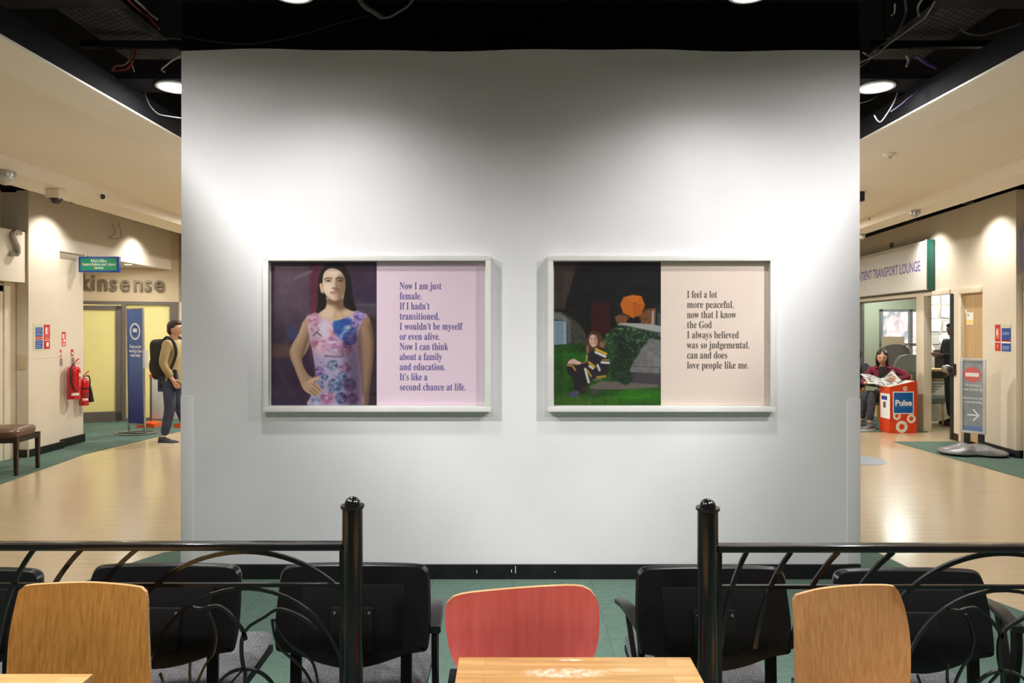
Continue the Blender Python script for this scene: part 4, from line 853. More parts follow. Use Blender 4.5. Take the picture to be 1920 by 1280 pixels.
G = coons([(35, 1107), (40, 1101), (48, 1098), (80, 1095), (160, 1092), (225, 1096), (262, 1101), (270, 1104), (273, 1110)], [(273, 1110), (275.5, 1125), (277, 1180), (281, 1280), (284, 1335)], [(8, 1335), (80, 1352), (146, 1356), (220, 1352), (284, 1335)], [(35, 1107), (29, 1130), (17, 1190), (12, 1260), (8, 1335)])
# small corner rounding comes from the boundary curves
ply_chair('golden oak plywood chair at the left, facing the corner table', G, 1.86, .022, .05, .011, M_ply1, M_edge, .40, .02)
G = coons([(1488, 1125), (1490, 1119), (1496, 1115), (1540, 1104), (1600, 1098), (1650, 1097), (1672, 1098), (1680, 1101), (1685, 1108)], [(1685, 1108), (1697, 1140), (1707, 1200), (1707, 1280), (1700, 1335)], [(1496, 1345), (1560, 1352), (1610, 1354), (1660, 1350), (1700, 1335)], [(1488, 1125), (1488, 1140), (1491, 1200), (1493, 1280), (1496, 1345)])
ply_chair('brown plywood chair turned slightly, right of the centre table', G, 1.84, .03, .05, .011, M_ply2, M_edge, .38, .3, lean=-.035)
G = coons([(838, 1130), (844, 1122), (854, 1117), (870, 1113), (900, 1109), (980, 1102), (1050, 1098), (1082, 1098), (1098, 1101), (1110, 1109), (1117, 1119)], [(1117, 1119), (1122, 1133), (1124, 1165), (1119, 1215), (1098, 1262)], [(868, 1275), (920, 1290), (980, 1294), (1040, 1288), (1098, 1262)], [(838, 1130), (834, 1148), (836, 1180), (845, 1225), (868, 1275)])
ply_chair('red plywood chair with an oval back behind the centre table', G, 1.89, .034, .03, .012, M_red, M_edge, .42, -.1, lean=.012)
# ------------------------------------------------------------------ black waiting-room seats beyond the railing
M_bp = mat('black_textured_plastic', (7, 6, 7), .6, 0, .2); M_bpe = mat('black_moulded_edge', (10, 10, 12), .3, 0, .4); M_seat = noisy('charcoal_flecked_fabric', (96, 96, 98), (66, 66, 68), (1, 1, 1), 6, .95, .3, noise=130, bscale=300)
YS = 2.15
def tandem(px, top, label, arms, first=None):
    """px: centre column, top: top row of the back"""
    s = YS/F; cx = (px-960)*s; zt = 1.6-(top-615)*s; t = thing('waiting_seat', label, 'chair', (cx, YS+.2, 0), 'black linked waiting seats beyond the railing'); hw = 146*s
    def outline(k, n=44):
        P = []
        top_z, bot_z = zt-.004, zt-.265
        H = (top_z-bot_z)
        raw = [(-.80, 0), (-.93, -.03), (-.985, -.10), (-1.0, -.25), (-1.02, -.6), (-1.0, -.9), (-.96, -.985), (-.88, -1.0), (-.7, -1.03), (-.35, -1.13), (0, -1.18), (.35, -1.13), (.7, -1.03), (.88, -1.0), (.96, -.985), (1.0, -.9), (1.02, -.6), (1.0, -.25), (.985, -.10), (.93, -.03), (.80, 0), (.4, .012), (0, .014), (-.4, .012)]
        for u, v in raw:
            P.append(Vector((cx+u*(hw-k), 0, top_z+v*H+(-k if v > -.2 else (k if v < -.95 else 0)))))
        return catmull(P, 3, True)
    A, B, C_, D = outline(.006), outline(0), outline(.004), outline(.045)
    bm = bmesh.new(); tl = lambda z: .07*max(0, (z-(zt-.3)))/.3
    def ring(P, y): return [bm.verts.new((p.x, y+tl(p.z), p.z)) for p in P]
    R1 = ring(D, YS-.004); R0 = ring(A, YS); R2 = ring(B, YS+.014); R3 = ring(C_, YS+.03); R4 = ring(D, YS+.05); m = len(R0)
    for a, b in ((R1, R0), (R0, R2), (R2, R3), (R3, R4)):
        for i in range(m): bm.faces.new((a[i], a[(i+1) % m], b[(i+1) % m], b[i]))
    bm.faces.new(R1); bm.faces.new(R4); obj('back_shell', bm, M_bpe, t, True)
    bm = bmesh.new(); x0 = cx-.135; 
    bm_box(bm, (cx-.165, YS-.006, zt-.25), (cx+.165, YS+.004, zt-.06), .004)
    for v in bm.verts: v.co.y += tl(v.co.z)
    obj('back_panel', bm, M_bp, t, True)
    bm = bmesh.new(); bm_box(bm, (cx-.07, YS-.012, zt-.26), (cx+.07, YS-.002, zt-.125), .006)
    for v in bm.verts: v.co.y += tl(v.co.z)
    obj('back_bracket', bm, M_bp, t, True)
    for sx in (-1, 1):
        bm = bmesh.new(); bm_lathe(bm, [(.001, -.004), (.004, -.003), (.005, 0)], 10, (cx+sx*.055, YS-.012+tl(zt-.14), zt-.142), 'Y'); obj('screw', bm, M_metal, t, True)
        bm = bmesh.new(); bm_tube(bm, [(cx+sx*.175, YS+.012, .34), (cx+sx*.175, YS+.022, zt-.22)], 0, sq=(.034, .012)); obj('back_strut', bm, M_bp, t)
    # seat pad
    bm = bmesh.new(); g = []; N_ = 16; sw = hw-.005
    for j in range(N_+1):
        for_ = []
        for i in range(N_+1):
            u = i/N_*2-1; v = j/N_*2-1; k = 1-(abs(u)**5+abs(v)**5)*.06
            e = max(abs(u), abs(v)); z = .455-.035*max(0, e-.75)**1.5/.125*1.0-.02*(1-u*u)*(1-v*v)+.012*v
            for_.append((bm.verts.new((cx+u*k*sw, YS+.27+v*k*.2, z)), bm.verts.new((cx+u*k*(sw-.012), YS+.27+v*k*.19, .40))))
        g.append(for_)
    for j in range(N_):
        for i in range(N_):
            bm.faces.new((g[j][i][0], g[j][i+1][0], g[j+1][i+1][0], g[j+1][i][0])); bm.faces.new((g[j][i][1], g[j+1][i][1], g[j+1][i+1][1], g[j][i+1][1]))
    for i in range(N_):
        for a, b in ((g[0][i], g[0][i+1]), (g[N_][i+1], g[N_][i]), (g[i+1][0], g[i][0]), (g[i][N_], g[i+1][N_])): bm.faces.new((a[0], a[1], b[1], b[0]))
    obj('seat_pad', bm, M_seat, t, True)
    box('seat_pan', (cx-sw+.02, YS+.09, .375), (cx+sw-.02, YS+.44, .401), M_bp, t, .004)
    for ax, lean in arms:
        # arm pad with flat top, narrowing to the front, on a raked strut
        x = cx+ax; bm = bmesh.new(); n = 10; rings = []
        for i in range(n+1):
            f = i/n; y = YS+.04+.27*f; z = .632+.012*math.sin(f*2.6)-.02*f*f; w = .0225*(1-.25*abs(f-.45)); h = .011
            rings.append([bm.verts.new((x+lean*f+a*w, y, z+b*h)) for a, b in ((-1, -.6), (-.8, -1), (.8, -1), (1, -.6), (1, .6), (.8, 1), (-.8, 1), (-1, .6))])
        for a, b in zip(rings, rings[1:]):
            for k in range(8): bm.faces.new((a[k], a[(k+1) % 8], b[(k+1) % 8], b[k]))
        bm.faces.new(rings[0]); bm.faces.new(rings[-1]); ar = obj('armrest', bm, M_bpe, t, True)
        bm = bmesh.new(); bm_tube(bm, catmull([(x+lean*.1, YS+.06, .625), (x+lean*.05, YS+.055, .54), (x-lean*.1, YS+.07, .36)], 5), 0, sq=(.018, .03)); bm_tube(bm, catmull([(x+lean*.7, YS+.2, .625), (x+lean*.4, YS+.14, .52), (x-lean*.05, YS+.085, .4)], 5), 0, sq=(.016, .022)); obj('arm_bracket', bm, M_bp, t)
    return t
tandem(-96, 1080, 'black waiting seat cut by the left edge of the picture, behind the golden chair', [])
tandem(290, 1072, 'black waiting seat partly hidden by the golden oak chair', [])
tandem(656, 1071, 'black waiting seat behind the left railing post', [(.262, -.015)])
tandem(1345, 1076, 'black waiting seat behind the right railing post', [(-.228, -.03)])
tandem(1728, 1081, 'black waiting seat behind the brown plywood chair', [(.335, .07)])
for x0, x1, lab in ((-1.95, -.225, 'left'), (.34, 1.62, 'right')):
    t = thing('seat_beam', 'black steel beam on feet carrying the %s group of waiting seats' % lab, 'seat beam', ((x0+x1)/2, YS+.25, 0))
    box('beam', (x0, YS+.13, .315), (x1, YS+.19, .374), M_blackp, t, .004)
    for x in (x0+.12, x1-.12):
        box('leg', (x-.02, YS+.14, .03), (x+.02, YS+.18, .316), M_blackp, t, .003); box('foot', (x-.025, YS-.08, .006), (x+.025, YS+.44, .032), M_blackp, t, .006)
box_t = tag(box('beam_end_table', (-.215, YS+.10, .36), (-.155, YS+.22, .42), M_bp, None, .004), 'small black end bracket right of the left group of waiting seats', 'bracket')
# ------------------------------------------------------------------ signs on the left
def LM(Y, z, off=0, X=-5.97): return frameM((X+off, Y, z), (0, 1, 0), (0, 0, 1))
M_wtxt = mat('white_lettering', (240, 240, 240), .5); M_navy = mat('sign_blue', (38, 72, 150), .4); M_signred = mat('sign_red', (196, 44, 44), .45); M_paper = mat('white_paper', (226, 224, 216), .6)
M_sgreen = mat('sign_green', (20, 140, 104), .4); M_sor = mat('sign_orange_lettering', (236, 170, 60), .5); M_dkred = mat('sign_dark_red', (134, 30, 40), .45)
def wall_plate(name, M, w, h, m, label, cat, parent=None, th=.003):
    o = quadbox(name, M, (0, 0, 0), (w, h, th), m, parent, 0)
    return tag(o, label, cat) if parent is None else o
# hanging office sign
t = thing('hanging_sign', 'green and blue hanging sign reading PALS Office above the beige shop front', 'sign', (-5.7, 9.4, 2.37))
sg = box('sign_box', (-5.968, 9.4, 2.37), (-5.415, 9.45, 2.585), mat('sign_frame_blue', (30, 70, 160), .35), t, .003)
quadbox('sign_face', frameM((-5.94, 9.4, 2.395), (1, 0, 0), (0, 0, 1)), (0, 0, 0), (.5, .165, .002), M_sgreen, sg)
def sline(s, cx, z, size, wd, m=None): return text('lettering', s, size, m or M_wtxt, frameM((cx-wd/2, 9.397, z), (1, 0, 0), (0, 0, 1)), sg, offset=.0005, extrude=.0003, width=wd)
sline('PALS Office', -5.69, 2.508, .052, .215)
sline('Patient Advice and Liaison', -5.69, 2.462, .052, .46); sline('Service', -5.69, 2.415, .052, .13)
# the orange initials sit in front of the white ones
for s, x in (('P', -5.92), ('A', -5.79), ('L', -5.577)):
    text('orange_initial', s, .052, M_sor, frameM((x+.001, 9.3955, 2.462), (1, 0, 0), (0, 0, 1)), sg, offset=.0008, extrude=.0004, width=.02)
text('orange_initial', 'S', .052, M_sor, frameM((-5.754, 9.3955, 2.415), (1, 0, 0), (0, 0, 1)), sg, offset=.0008, extrude=.0004, width=.019)
tube('hanger', [(-5.9, 9.425, 2.585), (-5.9, 9.425, 2.63)], .006, M_metal, t)
# raised shop lettering
M_let = mat('bronze_raised_lettering', (116, 102, 84), .35, .35)
t = thing('shop_lettering', 'raised bronze lettering reading kinsense on the beige shop fascia', 'lettering', SM @ Vector((.7, 2.3, 0)))
for ch, a, b in (('k', 155.5, 170.5), ('i', 174.5, 178.5), ('n', 186, 202), ('s', 208, 220.5), ('e', 227, 244), ('n', 251, 267), ('s', 272, 284), ('e', 290, 308)):
    text('letter', ch, .40, M_let, SM @ Matrix.Translation((sfx(a)-.01, 2.24, .03)), t, offset=.006, extrude=.022, width=sfx(b)-sfx(a))
# chrome letter on the panel over the left door
t = thing('chrome_letter', 'curved chrome letter on the cream panel over the left door', 'letter', (-5.99, 8.25, 2.43))
bm = bmesh.new(); pts = [(8.33, 2.70), (8.28, 2.735), (8.215, 2.72), (8.19, 2.66), (8.22, 2.60), (8.27, 2.54), (8.285, 2.47), (8.25, 2.42), (8.19, 2.415), (8.165, 2.45)]
bm_tube(bm, catmull([(-5.968, y, z) for y, z in [(8.15+(y-8.165)*.82, 2.48+(z-2.415)*.9) for y, z in pts]], 6), 0, sq=(.036, .04), up=Vector((1, 0, 0))); obj('letter_body', bm, M_chrome, t, True)
# fire notices
t = tag(quadbox('fire_notice', LM(8.51, 1.325, .001), (0, 0, 0), (.18, .335, .003), mat('cream_notice_backing', (206, 206, 178), .5)), 'blue fire action notice on the left wall, left of the red one', 'notice')
for z0, z1, m in ((.17, .285, M_navy), (.015, .125, M_navy), (.13, .15, M_signred), (.155, .168, M_signred), (.125, .13, M_wtxt)): quadbox('printed_block', LM(8.51, 1.325, .004), (.035, z0, 0), (.165, z1, .0006), m, t)
for k, (z, wd) in enumerate(((.262, .1), (.238, .11), (.212, .09), (.19, .11), (.1, .1), (.075, .11), (.05, .09), (.03, .1))): quadbox('printed_line', LM(8.51, 1.325, .0046), (.045, z, 0), (.045+wd, z+.008, .0004), mat('pale_blue_print', (150, 175, 215), .5) if k == 0 else bpy.data.materials['pale_blue_print'], t)
M_pink = mat('washed_red_print', (214, 110, 104), .5)
t = tag(quadbox('fire_notice', LM(8.705, 1.335, .001), (0, 0, 0), (.11, .31, .003), M_signred), 'narrow red fire notice on the left wall, right of the blue one', 'notice')
quadbox('printed_block', LM(8.705, 1.335, .004), (.015, .17, 0), (.09, .28, .0006), M_pink, t); quadbox('printed_block', LM(8.705, 1.335, .004), (.03, .19, .0006), (.055, .27, .0012), M_wtxt, t)
quadbox('printed_block', LM(8.705, 1.335, .004), (.015, .118, 0), (.095, .155, .0006), M_pink, t); quadbox('printed_block', LM(8.705, 1.335, .004), (0, .105, 0), (.11, .112, .0007), M_paper, t); quadbox('printed_block', LM(8.705, 1.335, .004), (.045, .03, 0), (.085, .085, .0006), M_wtxt, t)
t = tag(quadbox('fire_notice', LM(9.14, 1.36, .001, -6.03), (0, 0, 0), (.085, .19, .003), M_pink), 'small red extinguisher notice on the wall above the two extinguishers', 'notice')
for a, b, c, d in ((.01, .17, .075, .182), (.02, .105, .045, .16), (.015, .02, .07, .03), (.035, .06, .07, .085)): quadbox('printed_block', LM(9.14, 1.36, .004, -6.03), (a, b, 0), (c, d, .0006), M_wtxt if c < .072 else M_dkred, t)
for y, lab in ((9.08, 'left'), (9.33, 'right')):
    t = tag(quadbox('extinguisher_tag', LM(y, 1.22, .001, -6.03), (0, 0, 0), (.05, .09, .003), M_signred), 'tiny red tag high on the wall above the extinguishers, the %s one' % lab, 'tag')
    quadbox('printed_block', LM(y, 1.22, .004, -6.03), (.012, .02, 0), (.038, .055, .0006), M_paper, t)
    box('hook', (-6.03, y+.02, 1.1), (-6.0, y+.03, 1.2), M_metal, t)
# light switch plate on the return face
t = tag(box('socket_plate', (-6.105, 8.418, 1.09), (-6.0, 8.438, 1.26), mat('aged_cream_plastic', (206, 190, 158), .45), None, .003), 'square cream blanking plate low on the wall beside the left door', 'plate')
for x in (-6.09, -6.015): 
    bm = bmesh.new(); bm_lathe(bm, [(.001, -.003), (.004, -.002), (.004, 0)], 10, (x, 8.418, 1.235), 'Y'); obj('screw', bm, M_metal, t)
# ------------------------------------------------------------------ fire extinguishers
M_ext = mat('extinguisher_red_paint', (186, 16, 22), .18, 0, .5, .6); M_rub = mat('black_rubber', (18, 18, 18), .5)
def extinguisher(label, y, zb, r, h, hose, X=-6.03):
    x = X+r+.03; t = thing('fire_extinguisher', label, 'fire extinguisher', (x, y, zb), 'fire extinguishers on the left wall')
    bm = bmesh.new(); bm_lathe(bm, [(.001, .004), (r*.92, .004), (r*.94, 0), (r, .012), (r, .05), (r*.985, .055), (r, .06), (r, h-.06), (r*.93, h-.03), (r*.72, h-.008), (r*.38, h+.008), (r*.2, h+.012), (r*.2, h+.03), (.001, h+.03)], 36, (x, y, zb)); b = obj('cylinder', bm, M_ext, t, True)
    bm = bmesh.new(); bm_lathe(bm, [(.016, 0), (.019, .005), (.019, .03), (.012, .035), (.001, .035)], 16, (x, y, zb+h+.02)); obj('valve', bm, M_metal, t, True)
    bm = bmesh.new(); bm_tube(bm, catmull([(x, y-.01, zb+h+.045), (x+.01, y+.03, zb+h+.07), (x+.02, y+.075, zb+h+.10)], 4), 0, sq=(.022, .008), up=Vector((0, 0, 1))); obj('handle', bm, M_ext, t, True)
    bm = bmesh.new(); bm_tube(bm, [(x, y-.01, zb+h+.035), (x+.02, y+.09, zb+h+.04)], 0, sq=(.018, .006), up=Vector((0, 0, 1))); obj('carrying_handle', bm, M_metal if r < .07 else M_ext, t, True)
    # hose
    if hose == 'long': P = [(x, y-.01, zb+h+.03), (x+.01, y-.05, zb+h+.01), (x+.02, y-r-.015, zb+h-.1), (x+.03, y-r-.012, zb+h*.5), (x+.05, y-r*.7, zb+h*.28), (x+.062, y-r*.55, zb+.1)]; bm = bmesh.new(); bm_tube(bm, catmull(P, 6), .0105, 10); obj('hose', bm, M_rub, t, True)
    else:
        bm = bmesh.new(); P = [(x, y+.01, zb+h+.03), (x+.03, y+.05, zb+h+.035), (x+.04, y+.07, zb+h-.02), (x+.045, y+.06, zb+h-.1)]; bm_tube(bm, catmull(P, 6), .009, 10); obj('hose', bm, M_rub, t, True)
        bm = bmesh.new(); bm_tube(bm, [(x+.045, y+.06, zb+h-.1), (x+.048, y+.075, zb+h-.2), (x+.05, y+.088, zb+h-.33)], [.012, .022, .034], 14); obj('discharge_horn', bm, M_rub, t, True)
    def patch(z0, z1, a0, a1, m, n='label_panel'):
        bm = bmesh.new(); k = 10; A = []; rr = r+.0012
        for i in range(k+1):
            a = math.radians(a0+(a1-a0)*i/k); A.append((bm.verts.new((x+rr*math.cos(a), y+rr*math.sin(a), zb+z0)), bm.verts.new((x+rr*math.cos(a), y+rr*math.sin(a), zb+z1))))
        for p, q in zip(A, A[1:]): bm.faces.new((p[0], q[0], q[1], p[1]))
        obj(n, bm, m, b)
    patch(.05 if r > .07 else .07, .085 if r > .07 else .1, -75, -10, M_paper)
    if r > .07:
        patch(h-.135, h-.09, -12, 45, mat('cream_label', (206, 196, 160), .5)); patch(.17, h-.16, -15, 35, mat('red_print_label', (196, 70, 72), .5)); patch(.22, .26, -8, 20, M_pink); patch(.3, .33, -8, 20, M_paper)
    else: patch(h*.6, h*.66, -80, 60, M_rub, 'strap'); patch(h*.3, h*.5, -60, 20, mat('black_red_print', (120, 40, 34), .5))
extinguisher('larger red fire extinguisher with a long black hose, left of the pair on the wall', 9.22, .645, .081, .44, 'long')
extinguisher('smaller red fire extinguisher with a black horn, right of the pair on the wall', 9.47, .53, .062, .37, 'short')
# ------------------------------------------------------------------ brown stool
def stool():
    cx, cy, s = -5.60, 7.56, .235; t = thing('padded_stool', 'brown padded stool with dark wooden legs at the left edge, on green carpet', 'stool', (cx, cy, 0)); a = math.radians(8)
    M = Matrix.Translation((cx, cy, 0)) @ Matrix.Rotation(a, 4, 'Z')
    bm = bmesh.new(); g = []; n = 18
    for j in range(n+1):
        r_ = []
        for i in range(n+1):
            u = i/n*2-1; v = j/n*2-1; k = 1-(abs(u)**4+abs(v)**4)*.10; e = max(abs(u), abs(v)); z = .505+.02*(1-u*u)*(1-v*v)-.03*max(0, e-.8)/.2
            r_.append((bm.verts.new((u*k*(s+.015), v*k*(s+.015), z)), bm.verts.new((u*k*s, v*k*s, .405))))
        g.append(r_)
    for j in range(n):
        for i in range(n):
            bm.faces.new((g[j][i][0], g[j][i+1][0], g[j+1][i+1][0], g[j+1][i][0])); bm.faces.new((g[j][i][1], g[j+1][i][1], g[j+1][i+1][1], g[j][i+1][1]))
    for i in range(n):
        for p, q in ((g[0][i], g[0][i+1]), (g[n][i+1], g[n][i]), (g[i+1][0], g[i][0]), (g[i][n], g[i+1][n])): bm.faces.new((p[0], p[1], q[1], q[0]))
    bm.transform(M); obj('seat_cushion', bm, noisy('brown_leatherette', (112, 84, 66), (92, 68, 54), (1, 1, 1), 4, .33, .05, noise=6, bscale=40), t, True)
    for sx in (-1, 1):
        for sy in (-1, 1):
            bm = bmesh.new(); A = [(sx*(s-.045), sy*(s-.045)), (sx*(s-.002), sy*(s-.045)), (sx*(s-.002), sy*(s-.002)), (sx*(s-.045), sy*(s-.002))]
            T = [bm.verts.new((x, y, .42)) for x, y in A]; cxx = sx*(s-.02); cyy = sy*(s-.02); B = [bm.verts.new((cxx+(x-cxx)*.72, cyy+(y-cyy)*.72, .006)) for x, y in A]
            bm.faces.new(T); bm.faces.new(B[::-1])
            for i in range(4): bm.faces.new((T[i], T[(i+1) % 4], B[(i+1) % 4], B[i]))
            bm.transform(M); obj('leg', bm, noisy('dark_walnut', (48, 26, 20), (34, 18, 14), (30, 30, 3), 4, .3, noise=2), t)
    bm = bmesh.new(); bm_box(bm, (-s+.04, -s+.004, .36), (s-.04, -s+.02, .41)); bm_box(bm, (s-.02, -s+.04, .36), (s-.004, s-.04, .41)); bm.transform(M); obj('hanging_lining', bm, M_rub, t)
stool()
# ------------------------------------------------------------------ blue banner stand
def banner():
    c = Vector((-5.68, 10.33, 0)); t = thing('banner_stand', 'tall blue banner on a grey metal stand thanking people for wearing a face mask', 'banner stand', c)
    a = math.radians(-28); ax = Vector((math.cos(a), math.sin(a), 0)); up = Vector((-.015, 0, 1)).normalized(); M = frameM(c-ax*.18, ax, up)
    w, z0, z1 = .36, .16, 1.885
    bm = bmesh.new(); bm_box(bm, (0, z0, -.006), (w, z1, 0)); bm.transform(M); p = obj('banner_panel', bm, mat('banner_blue', (78, 104, 164), .45), t)
    bm = bmesh.new(); bm_box(bm, (0, z0, -.001), (w, z0+.85, .001)); bm.transform(M)
    m = mat('banner_deep_blue', (40, 50, 128), .45); nt = m.node_tree; N = nt.nodes; L = nt.links
    tc = N.new('ShaderNodeTexCoord'); sx = N.new('ShaderNodeSeparateXYZ'); cr = N.new('ShaderNodeValToRGB'); e = cr.color_ramp.elements; e[0].position = .15; e[0].color = lin((44, 50, 134)); e[1].position = 1; e[1].color = lin((78, 104, 164))
    L.new(tc.outputs['Generated'], sx.inputs[0]); L.new(sx.outputs['Z'], cr.inputs[0]); L.new(cr.outputs[0], N['Principled BSDF'].inputs['Base Color']); obj('printed_fade', bm, m, p)
    for x in (-.012, w+.012): 
        bm = bmesh.new(); bm_box(bm, (x-.012, .03, -.015), (x+.012, z1+.01, .008), .003); bm.transform(M); obj('upright', bm, M_metal, t, True)
    for z in (z0-.012, z1+.008): 
        bm = bmesh.new(); bm_box(bm, (-.02, z-.01, -.014), (w+.02, z+.012, .008), .003); bm.transform(M); obj('crossbar', bm, M_metal, t, True)
    # face mask symbol
    def disc(cx, cz, rx, rz, m, off, a0=0, a1=360, n=28):
        bm = bmesh.new(); vs = [bm.verts.new((cx+rx*math.cos(math.radians(a0+(a1-a0)*i/n)), cz+rz*math.sin(math.radians(a0+(a1-a0)*i/n)), off)) for i in range(n+(a1-a0 < 360))]; bm.faces.new(vs); r = bmesh.ops.extrude_face_region(bm, geom=bm.faces[:]); 
        for v in [x for x in r['geom'] if isinstance(x, bmesh.types.BMVert)]: v.co.z += .0005
        bm.transform(M); return obj('printed_symbol', bm, m, p)
    cz = 1.55; disc(w/2, cz, .125, .128, M_wtxt, .0012); disc(w/2, cz, .098, .102, bpy.data.materials['banner_blue'], .0018); disc(w/2, cz+.012, .05, .068, M_wtxt, .0024); disc(w/2, cz+.045, .056, .05, M_navy, .003, 0, 180); disc(w/2, cz-.012, .05, .048, M_navy, .003, 180, 360)
    for s, z, wd in (('Thank you for', 1.30, .29), ('wearing a face', 1.235, .31), ('mask today', 1.17, .24)): text('lettering', s, .066, M_wtxt, M @ Matrix.Translation((w/2-wd/2, z, .0015)), p, offset=.002, extrude=.0004, width=wd)
    # oval tube base and the two side wires
    bm = bmesh.new(); bm_tube(bm, [c+Vector((.29*math.cos(k*math.pi/16), .22*math.sin(k*math.pi/16), .018)) for k in range(32)], .012, 8, closed=True); bm_tube(bm, [c+Vector((-.29, 0, .018)), c+Vector((.29, 0, .018))], .012, 8); obj('base_ring', bm, M_metal, t, True)
    bm = bmesh.new(); bm_box(bm, (w+.03, 1.0, -.03), (w+.07, 1.27, .02), .003); bm.transform(M); obj('leaflet_holder', bm, mat('clear_acrylic', (200, 204, 204), .2, 0, .5), t)
banner()
# ------------------------------------------------------------------ orange-footed barrier behind the walker
def barrier():
    y = 11.15; t = thing('folding_barrier', 'pale barrier panel with orange posts and feet behind the walking person', 'barrier', (-5.6, y, 0)); M_or = mat('orange_plastic', (226, 84, 28), .4)
    xa, xb = (283-960)/F*y, (352-960)/F*y
    box('panel', (xa+.02, y-.01, .12), (xb-.02, y+.01, .8), mat('pale_translucent_panel', (206, 206, 196), .4), t, .004)
    for x in (xa, xb):
        box('post', (x-.012, y-.015, .04), (x+.012, y+.015, .80), M_frame, t, .004); box('post_cap', (x-.018, y-.02, .79), (x+.022, y+.02, .85), M_or, t, .006)
        bm = bmesh.new(); bm_prism(bm, [(x-.12, y-.22, .0065), (x-.11, y-.22, .06), (x, y-.22, .09), (x+.16, y-.22, .06), (x+.18, y-.22, .0065)], (0, .3, 0)); obj('foot', bm, M_or, t)
    for x in (xa+.18, xa+.33, xa+.47): box('panel_rib', (x-.008, y-.018, .14), (x+.008, y-.01, .78), M_plast, t)
barrier()
# ------------------------------------------------------------------ cameras and fittings on the beams
M_dome = mat('smoked_dome', (60, 50, 54), .08, 0, .7); M_clear = mat('clear_dome', (196, 196, 190), .06, 0, .8, 1.0)
def dome(label, c, r, mount, md, h=.07):
    t = thing('dome_camera', label, 'security camera', c); x, y, z = c
    bm = bmesh.new()
    if mount == 'box': bm_box(bm, (x-r*1.15, y-r*1.15, z), (x+r*1.15, y+r*1.15, z+h), .012)
    else: bm_lathe(bm, [(.001, h), (r*1.1, h), (r*1.15, h*.4), (r*1.12, 0), (.001, 0)], 24, c)
    obj('housing', bm, M_beam if mount == 'box' else M_metal, t, True)
    bm = bmesh.new(); bm_lathe(bm, [(r*math.cos(k*math.pi/16), -r*math.sin(k*math.pi/16)) for k in range(8)]+[(.0005, -r)], 28, (x, y, z)); obj('dome', bm, md, t, True)
dome('dome camera in a cream box housing under the left ceiling beam', (-4.56, 6.83, 2.895), .06, 'box', M_dome, .09)
dome('clear dome camera at the far left edge under the ceiling beam', (-4.47, 6.02, 2.935), .075, 'round', M_clear, .05)
dome('small chrome dome camera under the right ceiling beam', (4.74, 8.02, 2.945), .048, 'round', M_chrome, .04)
dome('small white dome camera by the right edge of the white wall under the beam', (5.17, 10.08, 2.95), .04, 'round', M_plast, .03)
def hook(px, py, Y, label, k=1):
    P = [PX(px-4*k, py-8*k, Y), PX(px-3*k, py-2*k, Y), PX(px-1*k, py+3*k, Y), PX(px+4*k, py+4*k, Y), PX(px+5*k, py, Y), PX(px, py-1*k, Y), PX(px-2*k, py+2*k, Y)]
    tag(tube('black_hook', catmull(P, 5), .012, M_rub, seg=8), label, 'hook')
hook(190, 367, 7.38, 'black looped hook on the face of the left ceiling beam')
hook(1626, 414, 9.35, 'black hook on the right ceiling beam beside the white wall, the left one', .6); hook(1633, 413, 9.2, 'black hook on the right ceiling beam beside the white wall, the right one', .6)
t = thing('black_speaker', 'small black device peeking out beside the upper right of the white wall', 'device', PX(1613, 367, 7.6)); p = PX(1613, 355, 7.6); q = PX(1617.5, 378, 7.6)
box('device_body', (p.x-.03, 7.55, q.z), (q.x, 7.62, p.z), M_rub, t, .008); box('device_bracket', (p.x-.01, 7.58, p.z-.002), (p.x+.005, 7.595, 3.11), M_rub, t)
t = thing('smoke_detector', 'round cream detector on the right ceiling slab', 'smoke detector', (3.27, 5.92, 3.11)); bm = bmesh.new(); bm_lathe(bm, [(.001, .112), (.05, .112), (.05, .1), (.042, .09), (.001, .09)], 24, (3.27, 5.92, 3.0)); obj('detector_body', bm, M_slab2, t, True)
bm = bmesh.new(); bm_lathe(bm, [(.001, .09), (.022, .09), (.018, .066), (.001, .066)], 20, (3.27, 5.92, 3.0)); obj('sensor', bm, M_plast, t, True)
tag(tube('thin_wire', catmull([(-5.94, 10.15, 3.15), (-5.93, 10.2, 3.02), (-5.93, 10.05, 2.93), (-5.93, 10.35, 2.98), (-5.94, 10.3, 3.2)], 6), .004, M_cg), 'thin wire dangling down the cream wall above the hanging sign', 'wire')
bm = bmesh.new(); bm_lathe(bm, [(.001, 0), (.33, 0), (.33, .002), (.001, .002)], 40, (4.18, 8.3, .001)); tag(obj('floor_sticker', bm, mat('grey_blue_sticker', (140, 150, 160), .4)), 'round grey-blue sticker on the timber floor at the right of the white wall', 'floor sticker')
# ------------------------------------------------------------------ right side signs
def lounge_sign():
    Y1, Y0 = 10.31, 13.4; L = (Y0-Y1)*math.sqrt(1.01); M = RM(Y0, 2.18); t = thing('lounge_sign', 'long white sign reading PATIENT TRANSPORT LOUNGE with a teal end', 'sign', (RW(11.5), 11.5, 2.18))
    b = quadbox('sign_box', M, (0, 0, 0), (L, .76, .108), mat('sign_teal', (16, 92, 80), .35), t, .003)
    f = quadbox('sign_face', M, (0, .008, .108), (L-.004, .752, .114), mat('glossy_white_acrylic', (226, 224, 220), .15, 0, .5, .3), t)
    quadbox('trim_strip', M, (0, .752, .09), (L, .764, .116), M_metal, t); quadbox('trim_strip', M, (0, -.004, .09), (L, .008, .116), M_metal, t); quadbox('trim_strip', M, (L-.03, 0, .109), (L, .76, .117), M_plast, t)
    text('lettering', 'PATIENT TRANSPORT LOUNGE', .235, mat('violet_lettering', (104, 92, 170), .4), M @ Matrix.Translation((L-.20-2.42, .302, .1145)), f, offset=.0015, extrude=.0008, width=2.42, height=.165)
